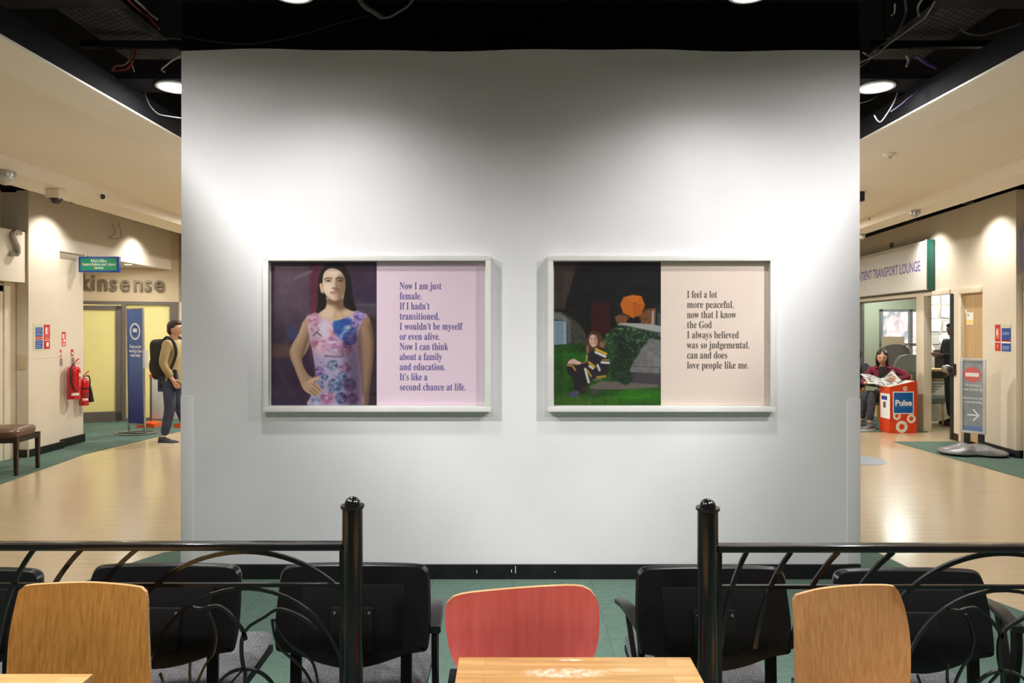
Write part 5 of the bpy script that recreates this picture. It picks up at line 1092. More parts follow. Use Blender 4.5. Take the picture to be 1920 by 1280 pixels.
lounge_sign()
t = tag(quadbox('wall_box', RM(11.75, 2.985), (0, 0, 0), (.06, .075, .03), M_frame, bevel=.003), 'tiny grey box on the cream wall above the white lounge sign', 'box')
for (Ya, w, z, h, m, lab) in ((8.80, .11, 1.31, .335, M_signred, 'narrow red fire notice on the right column, left of the blue one'), (8.66, .18, 1.31, .335, M_navy, 'blue fire action notice on the right column, right of the red one')):
    t = tag(quadbox('fire_notice', RM(Ya, z, .001), (0, 0, 0), (w, h, .003), m), lab, 'notice')
    if m is M_navy:
        quadbox('printed_block', RM(Ya, z, .004), (0, .29, 0), (w, h, .0006), bpy.data.materials['cream_notice_backing'], t); quadbox('printed_block', RM(Ya, z, .004), (0, .10, 0), (w, .12, .0006), M_wtxt, t); quadbox('printed_block', RM(Ya, z, .004), (0, .12, 0), (w, .145, .0006), M_dkred, t)
        for k in range(7): quadbox('printed_line', RM(Ya, z, .0046), (.02, .02+k*.013 if k < 4 else .16+k*.012, 0), (w-.03, .026+k*.013 if k < 4 else .166+k*.012, .0004), bpy.data.materials['pale_blue_print'], t)
    else:
        for a, b, c, d in ((.02, .16, .09, .29),): quadbox('printed_block', RM(Ya, z, .004), (a, b, 0), (c, d, .0006), M_pink, t)
        quadbox('printed_block', RM(Ya, z, .0046), (.035, .2, 0), (.06, .27, .0006), M_wtxt, t); quadbox('printed_block', RM(Ya, z, .004), (0, .105, 0), (w, .118, .0006), M_paper, t); quadbox('printed_block', RM(Ya, z, .004), (.03, .03, 0), (.075, .085, .0006), M_pink, t)
# lock by the lounge door, plates on the cupboard door
t = thing('door_lock', 'silver and black keypad lock beside the open lounge door', 'lock', RM(9.84, 1.0) @ Vector((0, 0, 0)))
bm = bmesh.new(); bm_box(bm, (.02, .93, 0), (.14, 1.09, .03), .004); bm.transform(RM(9.85)); obj('lock_plate', bm, M_blackp, t, True)
bm = bmesh.new(); bm_lathe(bm, [(.001, 0), (.045, 0), (.06, .04), (.05, .09), (.02, .105), (.001, .105)], 20, (0, 0, 0)); bm.transform(RM(9.85) @ Matrix.Translation((-.03, 1.01, .0))); obj('door_knob', bm, M_metal, t, True)
t = tag(quadbox('door_notice', RM(9.53, 1.645, -.0395), (0, 0, 0), (.17, .175, .003), M_paper), 'white and yellow notice on the narrow wooden cupboard door', 'notice'); quadbox('printed_block', RM(9.53, 1.645, -.036), (.01, .01, 0), (.16, .07, .0006), mat('yellow_print', (236, 206, 120), .5), t); quadbox('printed_block', RM(9.53, 1.645, -.036), (.03, .12, 0), (.07, .15, .0006), bpy.data.materials['pale_blue_print'], t)
tag(quadbox('door_plate', RM(9.555, 1.81, -.0395), (0, 0, 0), (.035, .055, .004), M_wtxt), 'tiny white plate above the notice on the cupboard door', 'plate')
bm = bmesh.new(); bm_tube(bm, [(0, 0, 0), (0, 0, .03)], .008, 8); bm.transform(RM(9.6, 1.0, -.04)); obj('door_handle', bm, M_metal, d3, True)
tag(box('blue_sign', (RW(8.3)+.05, 8.0, 2.27), (RW(8.3)+.1, 8.32, 2.85), M_navy), 'dark blue sign at the far right edge above the doorway', 'sign')
# ------------------------------------------------------------------ magazine dispenser
def dispenser():
    M = frameM((5.735, 10.38, 0), Vector((1, .06, 0)), (0, 0, 1)); w, d = .435, .25; t = thing('magazine_bin', 'orange magazine bin with a blue square reading Pulse beside the reader', 'magazine bin', (5.95, 10.5, 0)); M_o = mat('bin_orange_red', (214, 66, 26), .4)
    bm = bmesh.new(); P = [(0, 0), (w, 0), (w, .80), (0, .705)]
    bm_prism(bm, [(x, z, 0) for x, z in P], (0, 0, .004)); bm_prism(bm, [(x, z, -d) for x, z in P], (0, 0, .004)); bm_prism(bm, [(0, 0, -d+.004), (0, 0, 0), (0, .705, 0), (0, .705, -d+.004)], (.004, 0, 0)); bm_prism(bm, [(w-.004, 0, -d+.004), (w-.004, 0, 0), (w-.004, .795, 0), (w-.004, .795, -d+.004)], (.004, 0, 0)); bm_prism(bm, [(.004, .66, -d), (w-.004, .75, -d), (w-.004, .75, 0), (.004, .66, 0)], (0, .004, 0))
    bm.transform(M); b = obj('bin_body', bm, M_o, t)
    quadbox('panel_border', M, (.055, .295, .004), (.385, .635, .0055), M_wtxt, b); quadbox('blue_panel', M, (.07, .31, .0055), (.37, .62, .007), mat('bin_blue', (16, 94, 168), .4), b)
    text('lettering', 'Pulse', .12, M_wtxt, M @ Matrix.Translation((.088, .425, .0072)), b, offset=.004, extrude=.0006, width=.262); quadbox('rule', M, (.085, .405, .007), (.36, .409, .0076), bpy.data.materials['pale_blue_print'], b)
    def ringp(cx, cz, r, rw, a0=25, a1=380):
        bm = bmesh.new(); n = 36; A = []
        for i in range(n+1):
            a = math.radians(a0+(a1-a0)*i/n); A.append((bm.verts.new((cx+r*math.cos(a), cz+r*math.sin(a), .005)), bm.verts.new((cx+(r-rw)*math.cos(a), cz+(r-rw)*math.sin(a), .005))))
        for p, q in zip(A, A[1:]): bm.faces.new((p[0], q[0], q[1], p[1]))
        bm.transform(M); obj('printed_ring', bm, M_paper, b)
    ringp(.195, .1, .093, .05); ringp(.345, .222, .07, .038); ringp(.118, .265, .062, .034); ringp(.25, .68, .034, .02)
    M2 = frameM(M @ Vector((-.0006, 0, -d)), M.to_3x3() @ Vector((0, 0, 1)), (0, 0, 1)); quadbox('side_panel', M2, (.03, .22, 0), (.27, .6, .0015), M_wtxt, b)
    quadbox('side_print', M2, (.06, .5, .0015), (.2, .56, .002), M_navy, b); quadbox('side_print', M2, (.1, .38, .0015), (.17, .47, .002), M_frame, b)
    rnd = random.Random(2)
    for k in range(5):
        z = .665+k*.009; bm = bmesh.new(); bm_prism(bm, [(.012+rnd.random()*.02, z, -.23), (w-.02, z+.085, -.23), (w-.02, z+.085, -.02-rnd.random()*.02), (.012+rnd.random()*.02, z, -.015)], (0, .007, 0)); bm.transform(M)
        tag(obj('magazine', bm, mat('magazine_paper', (198, 196, 188), .5) if k == 0 else bpy.data.materials['magazine_paper']), 'grey printed magazine in the stack lying in the orange bin', 'magazine', 'magazines in the orange bin')
dispenser()
# ------------------------------------------------------------------ snap-frame pavement sign
def snap_sign():
    a = PX(1803.5, 740, 8.76); b = PX(1845, 740, 8.57); ax = Vector((b.x-a.x, b.y-a.y, 0)); w = ax.length; ax.normalize(); o = Vector((a.x, a.y, 0)); M = frameM(o, ax, (0, 0, 1))
    t = thing('poster_stand', 'grey poster stand with a no entry symbol and arrow on a wheeled silver base', 'poster stand', o+ax*w/2)
    z0, z1 = .285, 1.195
    bm = bmesh.new(); bm_box(bm, (0, z0, -.012), (w, z1, 0)); bm.transform(M); p = obj('poster', bm, noisy('grey_blue_poster', (128, 142, 152), (156, 168, 176), (1, 1, 1), 2, .35, noise=5), t)
    quadbox('poster_foot_band', M, (.01, z0+.01, 0), (w-.01, z0+.07, .001), mat('poster_blue', (98, 128, 178), .4), p)
    bm = bmesh.new()
    for lo, hi in (((-.02, z0-.02, -.02), (.012, z1+.02, .012)), ((w-.012, z0-.02, -.02), (w+.02, z1+.02, .012)), ((.01, z0-.02, -.02), (w-.01, z0+.012, .012)), ((.01, z1-.012, -.02), (w-.01, z1+.02, .012))): bm_box(bm, lo, hi, .004)
    bm.transform(M); obj('snap_frame', bm, mat('satin_aluminium', (206, 210, 214), .3, .6), t, True)
    quadbox('backboard', M, (0, z0, -.03), (w, z1, -.014), M_frame, t)
    cx = w*.47
    def disc(cx, cz, r, m, off, n=30):
        bm = bmesh.new(); bm.faces.new([bm.verts.new((cx+r*math.cos(k*2*math.pi/n), cz+r*math.sin(k*2*math.pi/n), off)) for k in range(n)]); bm.transform(M); obj('printed_symbol', bm, m, p)
    disc(cx, 1.01, .098, mat('faded_sign_red', (210, 104, 106), .45), .0012); quadbox('printed_symbol', M, (cx-.075, .985, .0014), (cx+.075, 1.033, .002), M_wtxt, p)
    for s, z, wd in (('This entrance is', .865, .22), ('closed, use next right', .81, .29), ('Please use the main doors', .70, .29), ('to enter the building', .65, .24)):
        text('lettering', s, .04, M_wtxt, M @ Matrix.Translation((w/2-wd*.42, z, .0015)), p, offset=.0005, extrude=.0003, width=wd*.84)
    bm = bmesh.new(); bm_box(bm, (cx-.055, .49, .0014), (cx+.07, .506, .002)); bm_obox(bm, Vector((cx+.045, .53, .0017)), Vector((.65, -.76, 0)), Vector((.76, .65, 0)), Vector((0, 0, 1)), (.052, .008, .0003)); bm_obox(bm, Vector((cx+.045, .466, .0017)), Vector((.65, .76, 0)), Vector((-.76, .65, 0)), Vector((0, 0, 1)), (.052, .008, .0003)); bm.transform(M); obj('arrow', bm, M_wtxt, p)
    for x in (w*.22, w*.86): quadbox('support', M, (x-.035, .12, -.03), (x+.035, z0-.01, -.005), M_rub, t, .004)
    # moulded base: a wide waisted shell on castors
    c = Vector((5.80, 8.60, 0)); bx = Vector((.97, -.24, 0)).normalized(); by = Vector((.24, .97, 0)).normalized(); MB = frameM(c, bx, by); bm = bmesh.new(); rings = []; n = 56
    def out(s):
        P = []
        for k in range(n):
            a = 2*math.pi*k/n; ca, sa = math.cos(a), math.sin(a); r = 1/((abs(ca/.385)**2.6+abs(sa/.235)**2.6)**(1/2.6)); 
            x = r*ca; y = r*sa; y *= 1-.30*math.exp(-(x/.11)**2); P.append((x*s, y*s))
        return P
    for s, z in ((.97, .028), (1, .036), (1, .05), (.93, .07), (.72, .088), (.45, .115), (.25, .125), (.02, .126)): rings.append([bm.verts.new((x, y, z+(.03*max(0, 1-abs(abs(x)-.1)/.12) if z > .06 else 0))) for x, y in out(s)])
    for A, B in zip(rings, rings[1:]):
        for k in range(n): bm.faces.new((A[k], A[(k+1) % n], B[(k+1) % n], B[k]))
    bm.faces.new(rings[0]); bm.faces.new(rings[-1]); bm.transform(MB); obj('base_shell', bm, mat('silver_grey_moulding', (142, 142, 146), .28, .35), t, True)
    for x in (-.3, 0.0, .3):
        for y in (-.15, .15):
            if x == 0: y *= .7
            bm = bmesh.new(); bm_lathe(bm, [(.001, -.01), (.018, -.01), (.018, .01), (.001, .01)], 14, (x, y, .0245), 'X'); bm.transform(MB); obj('castor', bm, M_rub, t, True)
snap_sign()
# ------------------------------------------------------------------ inside the waiting room
t = thing('reception_counter', 'reception counter with a wooden top and pale front seen through the open lounge door', 'counter', (7.9, 12.0, 0))
box('counter_front', (7.0, 11.72, .0), (9.0, 11.76, .70), mat('pale_counter_front', (176, 180, 166), .5), t); box('counter_top', (6.95, 11.66, .86), (9.0, 12.3, .90), M_door, t, .004); box('counter_shelf', (6.98, 11.70, .70), (9.0, 12.2, .735), M_door, t, .003); box('counter_panel', (7.0, 11.9, .735), (9.0, 11.94, .86), mat('counter_green_panel', (126, 138, 118), .5), t)
tag(box('counter_notice', (7.1, 11.712, .45), (7.45, 11.718, .69), M_paper), 'white notice taped on the front of the reception counter', 'notice')
for k in range(4): box('printed_line', (7.12, 11.708, .64-k*.045), (7.41-.05*k, 11.712, .652-k*.045), M_frame, bpy.data.objects['counter_notice'])
tag(box('monitor', (7.44, 11.98, .90), (7.72, 12.02, 1.22), M_rub, None, .006), 'black monitor on the reception counter', 'monitor')
rnd = random.Random(5); M_nb = [mat('notice_paper_'+n, c, .6) for n, c in (('white', (214, 214, 208)), ('grey', (176, 176, 172)), ('brown', (150, 134, 112)), ('bluish', (190, 198, 206)))]
t = tag(box('blue_noticeboard', (8.06, 12.37, 1.62), (8.6, 12.395, 2.2), mat('noticeboard_blue', (52, 84, 150), .7)), 'blue pinboard high on the wall behind the reception counter', 'noticeboard')
tag(box('white_paper_bag', (8.14, 12.34, 1.72), (8.36, 12.368, 2.06), M_nb[0], None, .004), 'white sheet hanging on the blue pinboard', 'sheet')
k = 0
for zz in (1.05, 1.3, 1.55, 1.8, 2.03):
    x = 7.5+rnd.random()*.05
    while x < 8.7:
        w = .12+rnd.random()*.12; h = .15+rnd.random()*.08
        if not (x+w > 8.03 and zz > 1.4):
            M = frameM((x, 12.392-.002*(k % 3), zz), (1, 0, 0), (0, 0, 1)) @ Matrix.Rotation(rnd.uniform(-.12, .12) if k % 3 else .5*(k % 6 == 0), 4, 'Z')
            o = quadbox('pinned_notice', M, (0, 0, 0), (w, h, .001), M_nb[k % 4 if k % 2 else 0]); tag(o, 'paper notice pinned to the wall behind the reception counter', 'notice', 'papers pinned behind the counter')
            for q in range(3): quadbox('printed_line', M, (w*.15, h*(.25+.2*q), .001), (w*.8, h*(.25+.2*q)+.01, .0015), M_nb[1], o)
        x += w+.03+rnd.random()*.04; k += 1
t = thing('lounge_easy_chair', 'dark rounded high-backed chair inside the glazed lounge, left', 'chair', (7.0, 12.3, 0))
def lounge_chair(x, y, label, mat_, zt=1.12):
    t = thing('high_backed_chair', label, 'chair', (x, y, 0)); bm = bmesh.new(); P = [(-.30, .42), (-.31, .7), (-.26, zt-.14), (-.15, zt-.02), (0, zt), (.15, zt-.02), (.26, zt-.14), (.31, .7), (.30, .42)]
    P = catmull([(x+a, y, z) for a, z in P], 4); bm_prism(bm, P, (0, .08, 0)); bmesh.ops.bevel(bm, geom=[e for e in bm.edges], offset=.01, segments=1, affect='EDGES'); obj('back_cushion', bm, mat_, t, True)
    box('seat_cushion', (x-.28, y-.48, .36), (x+.28, y, .46), mat_, t, .03); 
    for sx in (-1, 1):
        for sy in (-.44, .02): tube('leg', [(x+sx*.25, y+sy, .37), (x+sx*.26, y+sy, .005)], .015, M_door, t)
bpy.data.objects.remove(t)
lounge_chair(7.15, 12.7, 'dark patterned high-backed chair behind the glass, right of the reader', mat('dark_chair_fabric', (46, 42, 50), .8), 1.3)
lounge_chair(6.80, 11.62, 'grey-green high-backed chair behind the glass by the white post', mat('grey_green_chair_fabric', (104, 116, 108), .8), 1.15)
tag(box('window_poster', (7.82, 14.44, 1.18), (8.3, 14.45, 1.42), M_nb[2]), 'dark poster stuck on the bright rear window of the lounge', 'poster')
# ------------------------------------------------------------------ people
M_skin = mat('skin', (206, 160, 132), .5); M_skin2 = mat('darker_skin', (120, 84, 66), .5); M_hair = noisy('dark_brown_hair', (58, 38, 30), (38, 25, 20), (30, 30, 2), 4, .5, noise=3); M_hairb = mat('black_hair', (20, 17, 17), .55)
def skinned(name, J, E, m, parent, sub=2, root=0):
    """J: {key:(pos, radius)}; E: list of key pairs. Grows one continuous surface over the joints."""
    keys = list(J); me = bpy.data.meshes.new(name); me.from_pydata([tuple(J[k][0]) for k in keys], [(keys.index(a), keys.index(b)) for a, b in E], []); o = bpy.data.objects.new(name, me); COL.objects.link(o)
    o.modifiers.new('s', 'SKIN'); 
    sv = me.skin_vertices[0] if me.skin_vertices else None
    if sv is None:
        bpy.context.view_layer.objects.active = o; bpy.ops.object.mode_set(mode='OBJECT'); sv = me.skin_vertices[0]
    for i, k in enumerate(keys):
        r = J[k][1]; sv.data[i].radius = (r, r) if not isinstance(r, tuple) else r; sv.data[i].use_root = (i == root)
    o.modifiers['s'].use_smooth_shade = True; s = o.modifiers.new('u', 'SUBSURF'); s.levels = sub; s.render_levels = sub
    bpy.context.view_layer.update(); nm = bpy.data.meshes.new_from_object(o.evaluated_get(bpy.context.evaluated_depsgraph_get())); bpy.data.objects.remove(o)
    nm.name = name; nm.materials.clear(); nm.materials.append(m)
    for p in nm.polygons: p.use_smooth = True
    if parent is None: return nm
    q = bpy.data.objects.new(name, nm); COL.objects.link(q); q.parent = parent; q.matrix_parent_inverse = parent_matrix(parent).inverted(); return q
def head_bm(bm, c, f, up, s=1.0):
    """a head: skull, jaw, brow, nose, lips and ears; f = facing, up = crown direction"""
    f = Vector(f).normalized(); up = Vector(up); up = (up-f*up.dot(f)).normalized(); r = f.cross(up); M = Matrix((r, f, up)).transposed().to_4x4(); M.translation = Vector(c)
    seg, rings = 28, 22; V = []
    for j in range(rings+1):
        th = math.pi*j/rings; z = math.cos(th); row = []
        for i in range(seg):
            a = 2*math.pi*i/seg; x = math.sin(th)*math.cos(a); y = math.sin(th)*math.sin(a)
            w = .077*(1-.28*max(0, -z)**1.5); d = .096*(1-.10*max(0, -z)); px, py, pz = x*w, y*d, z*.118
            if y > 0:
                py *= 1-.10*max(0, 1-abs(z+.0)*1.4)*.3
                k = math.exp(-(x/.20)**2); 
                py += .022*k*math.exp(-((z+.17)/.13)**2)+.010*k*math.exp(-((z-.02)/.2)**2)       # nose
                py += .008*math.exp(-(x/.3)**2)*math.exp(-((z+.50)/.09)**2)                     # lips
                py += .009*math.exp(-(x/.35)**2)*math.exp(-((z+.82)/.12)**2)                     # chin
                py += .006*math.exp(-((z-.25)/.10)**2)                                           # brow
                py -= .013*math.exp(-((abs(x)-.38)/.16)**2)*math.exp(-((z-.06)/.10)**2)          # eye sockets
            row.append(bm.verts.new(M @ Vector((px*s, py*s, pz*s))))
        V.append(row)
    for A, B in zip(V, V[1:]):
        for i in range(seg): 
            try: bm.faces.new((A[i], A[(i+1) % seg], B[(i+1) % seg], B[i]))
            except Exception: pass
    for sx in (-1, 1):
        e = bmesh.ops.create_uvsphere(bm, u_segments=10, v_segments=8, radius=1, matrix=M @ Matrix.Translation((sx*.077*s, -.008*s, -.01*s)) @ Matrix.Diagonal((.009*s, .018*s, .03*s, 1)))
    bmesh.ops.remove_doubles(bm, verts=bm.verts, dist=1e-6); return M
def face_parts(M, s, parent, skinm, brow):
    def el(n, x, y, z, a, b, c, m):
        bm = bmesh.new(); bmesh.ops.create_uvsphere(bm, u_segments=12, v_segments=8, radius=1, matrix=M @ Matrix.Translation((x*s, y*s, z*s)) @ Matrix.Diagonal((a*s, b*s, c*s, 1))); obj(n, bm, m, parent, True)
    for sx in (-1, 1): el('eye', sx*.030, .080, .006, .0125, .008, .006, M_wtxt); el('iris', sx*.030, .0865, .005, .0055, .003, .0055, M_rub); el('eyelid', sx*.030, .0815, .0105, .0135, .0085, .0055, skinm); el('eyebrow', sx*.031, .090, .026, .017, .006, .0035, brow)
    el('mouth', 0, .097, -.058, .022, .007, .0055, mat('lip_colour', (150, 84, 78), .5) if 'lip_colour' not in bpy.data.materials else bpy.data.materials['lip_colour'])
def hair_mesh(M, s, pts, m, parent):
    """hair shell: list of ellipsoids (x,y,z,rx,ry,rz) in head space, joined into one surface"""
    bm = bmesh.new()
    for x, y, z, a, b, c in pts: bmesh.ops.create_uvsphere(bm, u_segments=20, v_segments=14, radius=1, matrix=M @ Matrix.Translation((x*s, y*s, z*s)) @ Matrix.Diagonal((a*s, b*s, c*s, 1)))
    me = bpy.data.meshes.new('h'); bm.to_mesh(me); bm.free(); o = bpy.data.objects.new('h', me); COL.objects.link(o); rm = o.modifiers.new('r', 'REMESH'); rm.mode = 'VOXEL'; rm.voxel_size = .007; sm = o.modifiers.new('s', 'SMOOTH'); sm.iterations = 4
    bpy.context.view_layer.update(); nm = bpy.data.meshes.new_from_object(o.evaluated_get(bpy.context.evaluated_depsgraph_get())); bpy.data.objects.remove(o); nm.materials.clear(); nm.materials.append(m); nm.name = 'hair'
    for p in nm.polygons: p.use_smooth = True
    q = bpy.data.objects.new('hair', nm); COL.objects.link(q); q.parent = parent; q.matrix_parent_inverse = parent_matrix(parent).inverted(); return q
def hand(J, E, key, wrist, d, side, curl=.5, palmn=None):
    """adds palm, four fingers and a thumb to a joint graph; d = hand direction, side = thumb side, palmn = direction the palm faces"""
    w = Vector(wrist); d = Vector(d).normalized(); sd = Vector(side); sd = (sd-d*sd.dot(d)).normalized(); n = Vector(palmn) if palmn else d.cross(sd); n = (n-d*n.dot(d)-sd*n.dot(sd)).normalized()
    J[key+'p'] = (w+d*.055, (.034, .016)); E.append((key, key+'p'))
    for i, (o, L) in enumerate(((.027, .066), (.009, .075), (-.009, .070), (-.026, .055))):
        b = w+d*.088+sd*o; k0 = '%sf%d' % (key, i); a1 = curl; a2 = curl*2.1
        p1 = b+(d*math.cos(a1)+n*math.sin(a1))*L*.5; p2 = p1+(d*math.cos(a2)+n*math.sin(a2))*L*.5
        J[k0+'a'] = (b, .0095); J[k0+'b'] = (p1, .0085); J[k0+'c'] = (p2, .007); E += [(key+'p', k0+'a'), (k0+'a', k0+'b'), (k0+'b', k0+'c')]
    t0 = w+d*.03+sd*.034; J[key+'t0'] = (t0, .012); J[key+'t1'] = (t0+(d*.6+sd*.55+n*.3)*.035, .0105); J[key+'t2'] = (t0+(d*.9+sd*.35+n*.6)*.062, .008); E += [(key+'p', key+'t0'), (key+'t0', key+'t1'), (key+'t1', key+'t2')]
def add_head_to(body_mesh, M_args, name, m, parent, s):
    bm = bmesh.new(); bm.from_mesh(body_mesh); Mh = head_bm(bm, *M_args, s); me = bpy.data.meshes.new(name); bm.to_mesh(me); bm.free(); me.materials.append(m)
    for p in me.polygons: p.use_smooth = True
    o = bpy.data.objects.new(name, me); COL.objects.link(o); o.parent = parent; o.matrix_parent_inverse = parent_matrix(parent).inverted(); return o, Mh
def shoe(name, heel, toe, m, sole, parent):
    heel = Vector(heel); toe = Vector(toe); d = toe-heel; L = d.length; d.normalize(); s = Vector((0, 0, 1)).cross(d).normalized(); u = d.cross(s); M = Matrix((d, s, u)).transposed().to_4x4(); M.translation = heel
    bm = bmesh.new(); N = 16; rings = []
    for i in range(N+1):
        f = i/N; x = L*f; w = .036+.014*math.sin(min(1, f*1.25)*math.pi*.5)-.03*max(0, f-.85)/.15*(f-.85)/.15; h = .085 if f < .28 else .085-.045*min(1, (f-.28)/.4); h -= .02*max(0, f-.8)/.2; rings.append([bm.verts.new((x, w*math.cos(a), .02+max(0, math.sin(a))*h)) for a in [k*math.pi/8 for k in range(9)]])
    for A, B in zip(rings, rings[1:]):
        for k in range(8): bm.faces.new((A[k], A[k+1], B[k+1], B[k]))
        bm.faces.new((A[0], B[0], B[8], A[8]))
    bm.faces.new(rings[0]); bm.faces.new(rings[-1]); bm.transform(M); o = obj(name, bm, m, parent, True)
    bm = bmesh.new(); P = [(L*f, (.04+.014*math.sin(min(1, f*1.25)*math.pi*.5)-.03*(max(0, f-.85)/.15)**2)*sg) for sg, fs in ((1, [0, .2, .4, .6, .8, .92, 1]), (-1, [1, .92, .8, .6, .4, .2, 0])) for f in fs]
    bm_prism(bm, [(x, y, 0) for x, y in P], (0, 0, .024)); bm.transform(M); obj('sole', bm, sole, o); return o
# ---- the reader in the maroon jacket
def reader():
    t = thing('person', 'person in a maroon hooded jacket sitting and reading a newspaper beside the orange bin', 'person', (5.95, 10.95, 0))
    V = Vector; hip = V((6.02, 10.98, .50)); ch = V((5.99, 11.0, .86)); nk = V((5.965, 10.97, 1.00)); hd = V((5.925, 10.93, 1.125))
    sl = V((5.83, 11.10, .925)); sr = V((6.155, 10.90, .93)); el = V((5.66, 10.98, .72)); er = V((6.25, 10.74, .82)); wl = V((5.57, 10.76, .735)); wr = V((5.97, 10.62, .80))
    kl = V((5.66, 10.95, .56)); al = V((5.62, 10.98, .10)); kr = V((5.66, 10.72, .57)); ar = V((5.60, 10.70, .10)); hl = V((5.93, 11.06, .49)); hr = V((6.03, 10.86, .49))
    J = {'hip': (hip, .11), 'ch': (ch, (.13, .09)), 'nk': (nk, .045), 'hd': (hd, .05), 'sl': (sl, .045), 'sr': (sr, .045), 'el': (el, .036), 'er': (er, .036), 'wl': (wl, .024), 'wr': (wr, .024), 'hl': (hl, .075), 'kl': (kl, .05), 'al': (al, .035), 'hr': (hr, .075), 'kr': (kr, .05), 'ar': (ar, .035)}
    E = [('hip', 'ch'), ('ch', 'nk'), ('nk', 'hd'), ('ch', 'sl'), ('sl', 'el'), ('el', 'wl'), ('ch', 'sr'), ('sr', 'er'), ('er', 'wr'), ('hip', 'hl'), ('hl', 'kl'), ('kl', 'al'), ('hip', 'hr'), ('hr', 'kr'), ('kr', 'ar')]
    hand(J, E, 'wl', wl, (.4, -.7, .35), (0, .3, 1), .55, (.9, .3, 0)); hand(J, E, 'wr', wr, (-.8, -.35, .05), (0, -.2, 1), .6, (-.2, .9, 0))
    nm = skinned('b', J, E, M_skin, None); fc = V((-.45, -.80, -.26)); up = V((-.10, -.25, 1)); b, Mh = add_head_to(nm, (hd+V((0, 0, .01)), fc, up), 'body', M_skin, t, .98); face_parts(Mh, .98, b, M_skin, M_hair)
    hair_mesh(Mh, .98, [(0, -.022, .035, .088, .094, .098), (0, -.055, -.02, .082, .06, .10), (.077, -.005, -.045, .018, .045, .095), (-.077, -.005, -.045, .018, .045, .095), (.068, -.01, -.12, .02, .035, .06), (-.068, -.01, -.12, .02, .035, .06), (0, -.07, -.10, .06, .035, .07), (.045, .045, .088, .04, .035, .02), (-.045, .045, .088, .04, .035, .02)], M_hair, b)
    M_mar = noisy('maroon_fleece', (122, 34, 58), (98, 26, 46), (1, 1, 1), 4, .9, .2, noise=9, bscale=60)
    e = V((0, 0, 0)); Jc = {'w': (hip+V((0, 0, .06)), (.15, .12)), 'm': ((hip+ch)/2+V((0, 0, .04)), (.155, .118)), 'c': (ch, (.165, .118)), 'n': (nk+V((0, 0, -.035)), .066), 'sl': (sl, .064), 'el': (el, .052), 'wl': (wl.lerp(el, .08), .036), 'sr': (sr, .068), 'er': (er, .056), 'wr': (wr.lerp(er, .1), .038)}
    skinned('jacket', Jc, [('w', 'm'), ('m', 'c'), ('c', 'n'), ('c', 'sl'), ('sl', 'el'), ('el', 'wl'), ('c', 'sr'), ('sr', 'er'), ('er', 'wr')], M_mar, t)
    # dark shirt showing in the open front, hood folded behind the neck
    fr = V((-.55, -.83, 0)).normalized(); sd = V((-.83, .55, 0)); bm = bmesh.new(); c0 = ch+fr*.122
    P = [c0+V((0, 0, .13))+sd*.05, c0+V((0, 0, .13))-sd*.055, c0+V((0, 0, -.02))-sd*.06+fr*.008, c0+V((0, 0, -.22))-sd*.05+fr*.01, c0+V((0, 0, -.22))+sd*.05+fr*.01, c0+V((0, 0, -.02))+sd*.06+fr*.008]; bm_prism(bm, P, fr*.012-V((0, 0, 0))); obj('shirt', bm, M_rub, t)
    bm = bmesh.new(); bm_tube(bm, catmull([nk+sd*.085+fr*.05+V((0, 0, -.06)), nk+sd*.085-fr*.02+V((0, 0, -.01)), nk-fr*.085+V((0, 0, .01)), nk-sd*.085-fr*.02+V((0, 0, -.01)), nk-sd*.085+fr*.05+V((0, 0, -.06))], 6), .03, 10); obj('hood', bm, M_mar, t, True)
    M_jean = noisy('dark_grey_jeans', (66, 66, 74), (48, 48, 56), (1, 1, 1), 4, .9, .2, noise=12, bscale=80)
    Jt = {'h': (hip, (.145, .12)), 'hl': (hl, .09), 'kl': (kl, .072), 'cl': (kl.lerp(al, .5), .06), 'al': (al.lerp(kl, .08), .052), 'hr': (hr, .09), 'kr': (kr, .074), 'cr': (kr.lerp(ar, .5), .062), 'ar': (ar.lerp(kr, .08), .054)}
    skinned('trousers', Jt, [('h', 'hl'), ('hl', 'kl'), ('kl', 'cl'), ('cl', 'al'), ('h', 'hr'), ('hr', 'kr'), ('kr', 'cr'), ('cr', 'ar')], M_jean, t)
    M_sh = noisy('grey_trainer', (120, 118, 122), (70, 70, 76), (1, 1, 1), 3, .6, noise=30); shoe('shoe', (al.x+.06, al.y+.01, .006), (al.x-.20, al.y-.05, .006), M_sh, M_paper, t); shoe('shoe', (ar.x+.07, ar.y+.01, .006), (ar.x-.17, ar.y-.10, .006), M_sh, M_paper, t)
    # newspaper held open in both hands
    a, b_, c_ = V((5.53, 10.66, .775)), V((5.765, 10.54, .70)), V((5.99, 10.56, .83)); n = thing('newspaper', 'open newspaper held by the person in the maroon jacket', 'newspaper', b_)
    for nm_, (p, q), off in (('left_pages', (a, b_), 0), ('right_pages', (b_, c_), 0)):
        bm = bmesh.new(); g = []
        for j in range(7):
            row = []
            for i in range(7):
                u, v = i/6, j/6; base = p.lerp(q, u)+V((.02, .27, .15))*(v-.25); base.z += .02*math.sin(u*math.pi)*(1 if nm_[0] == 'l' else -1)+.012*math.sin(v*5+u*2); row.append(bm.verts.new(base))
            g.append(row)
        for j in range(6):
            for i in range(6): bm.faces.new((g[j][i], g[j][i+1], g[j+1][i+1], g[j+1][i]))
        r = bmesh.ops.extrude_face_region(bm, geom=bm.faces[:]); 
        for v in [x for x in r['geom'] if isinstance(x, bmesh.types.BMVert)]: v.co.z -= .004
        obj(nm_, bm, noisy('newsprint_'+nm_, (200, 200, 194), (96, 96, 94), (9, 9, 60), 4, .8, noise=1.6, lo=.48, hi=.56), n, True)
reader()
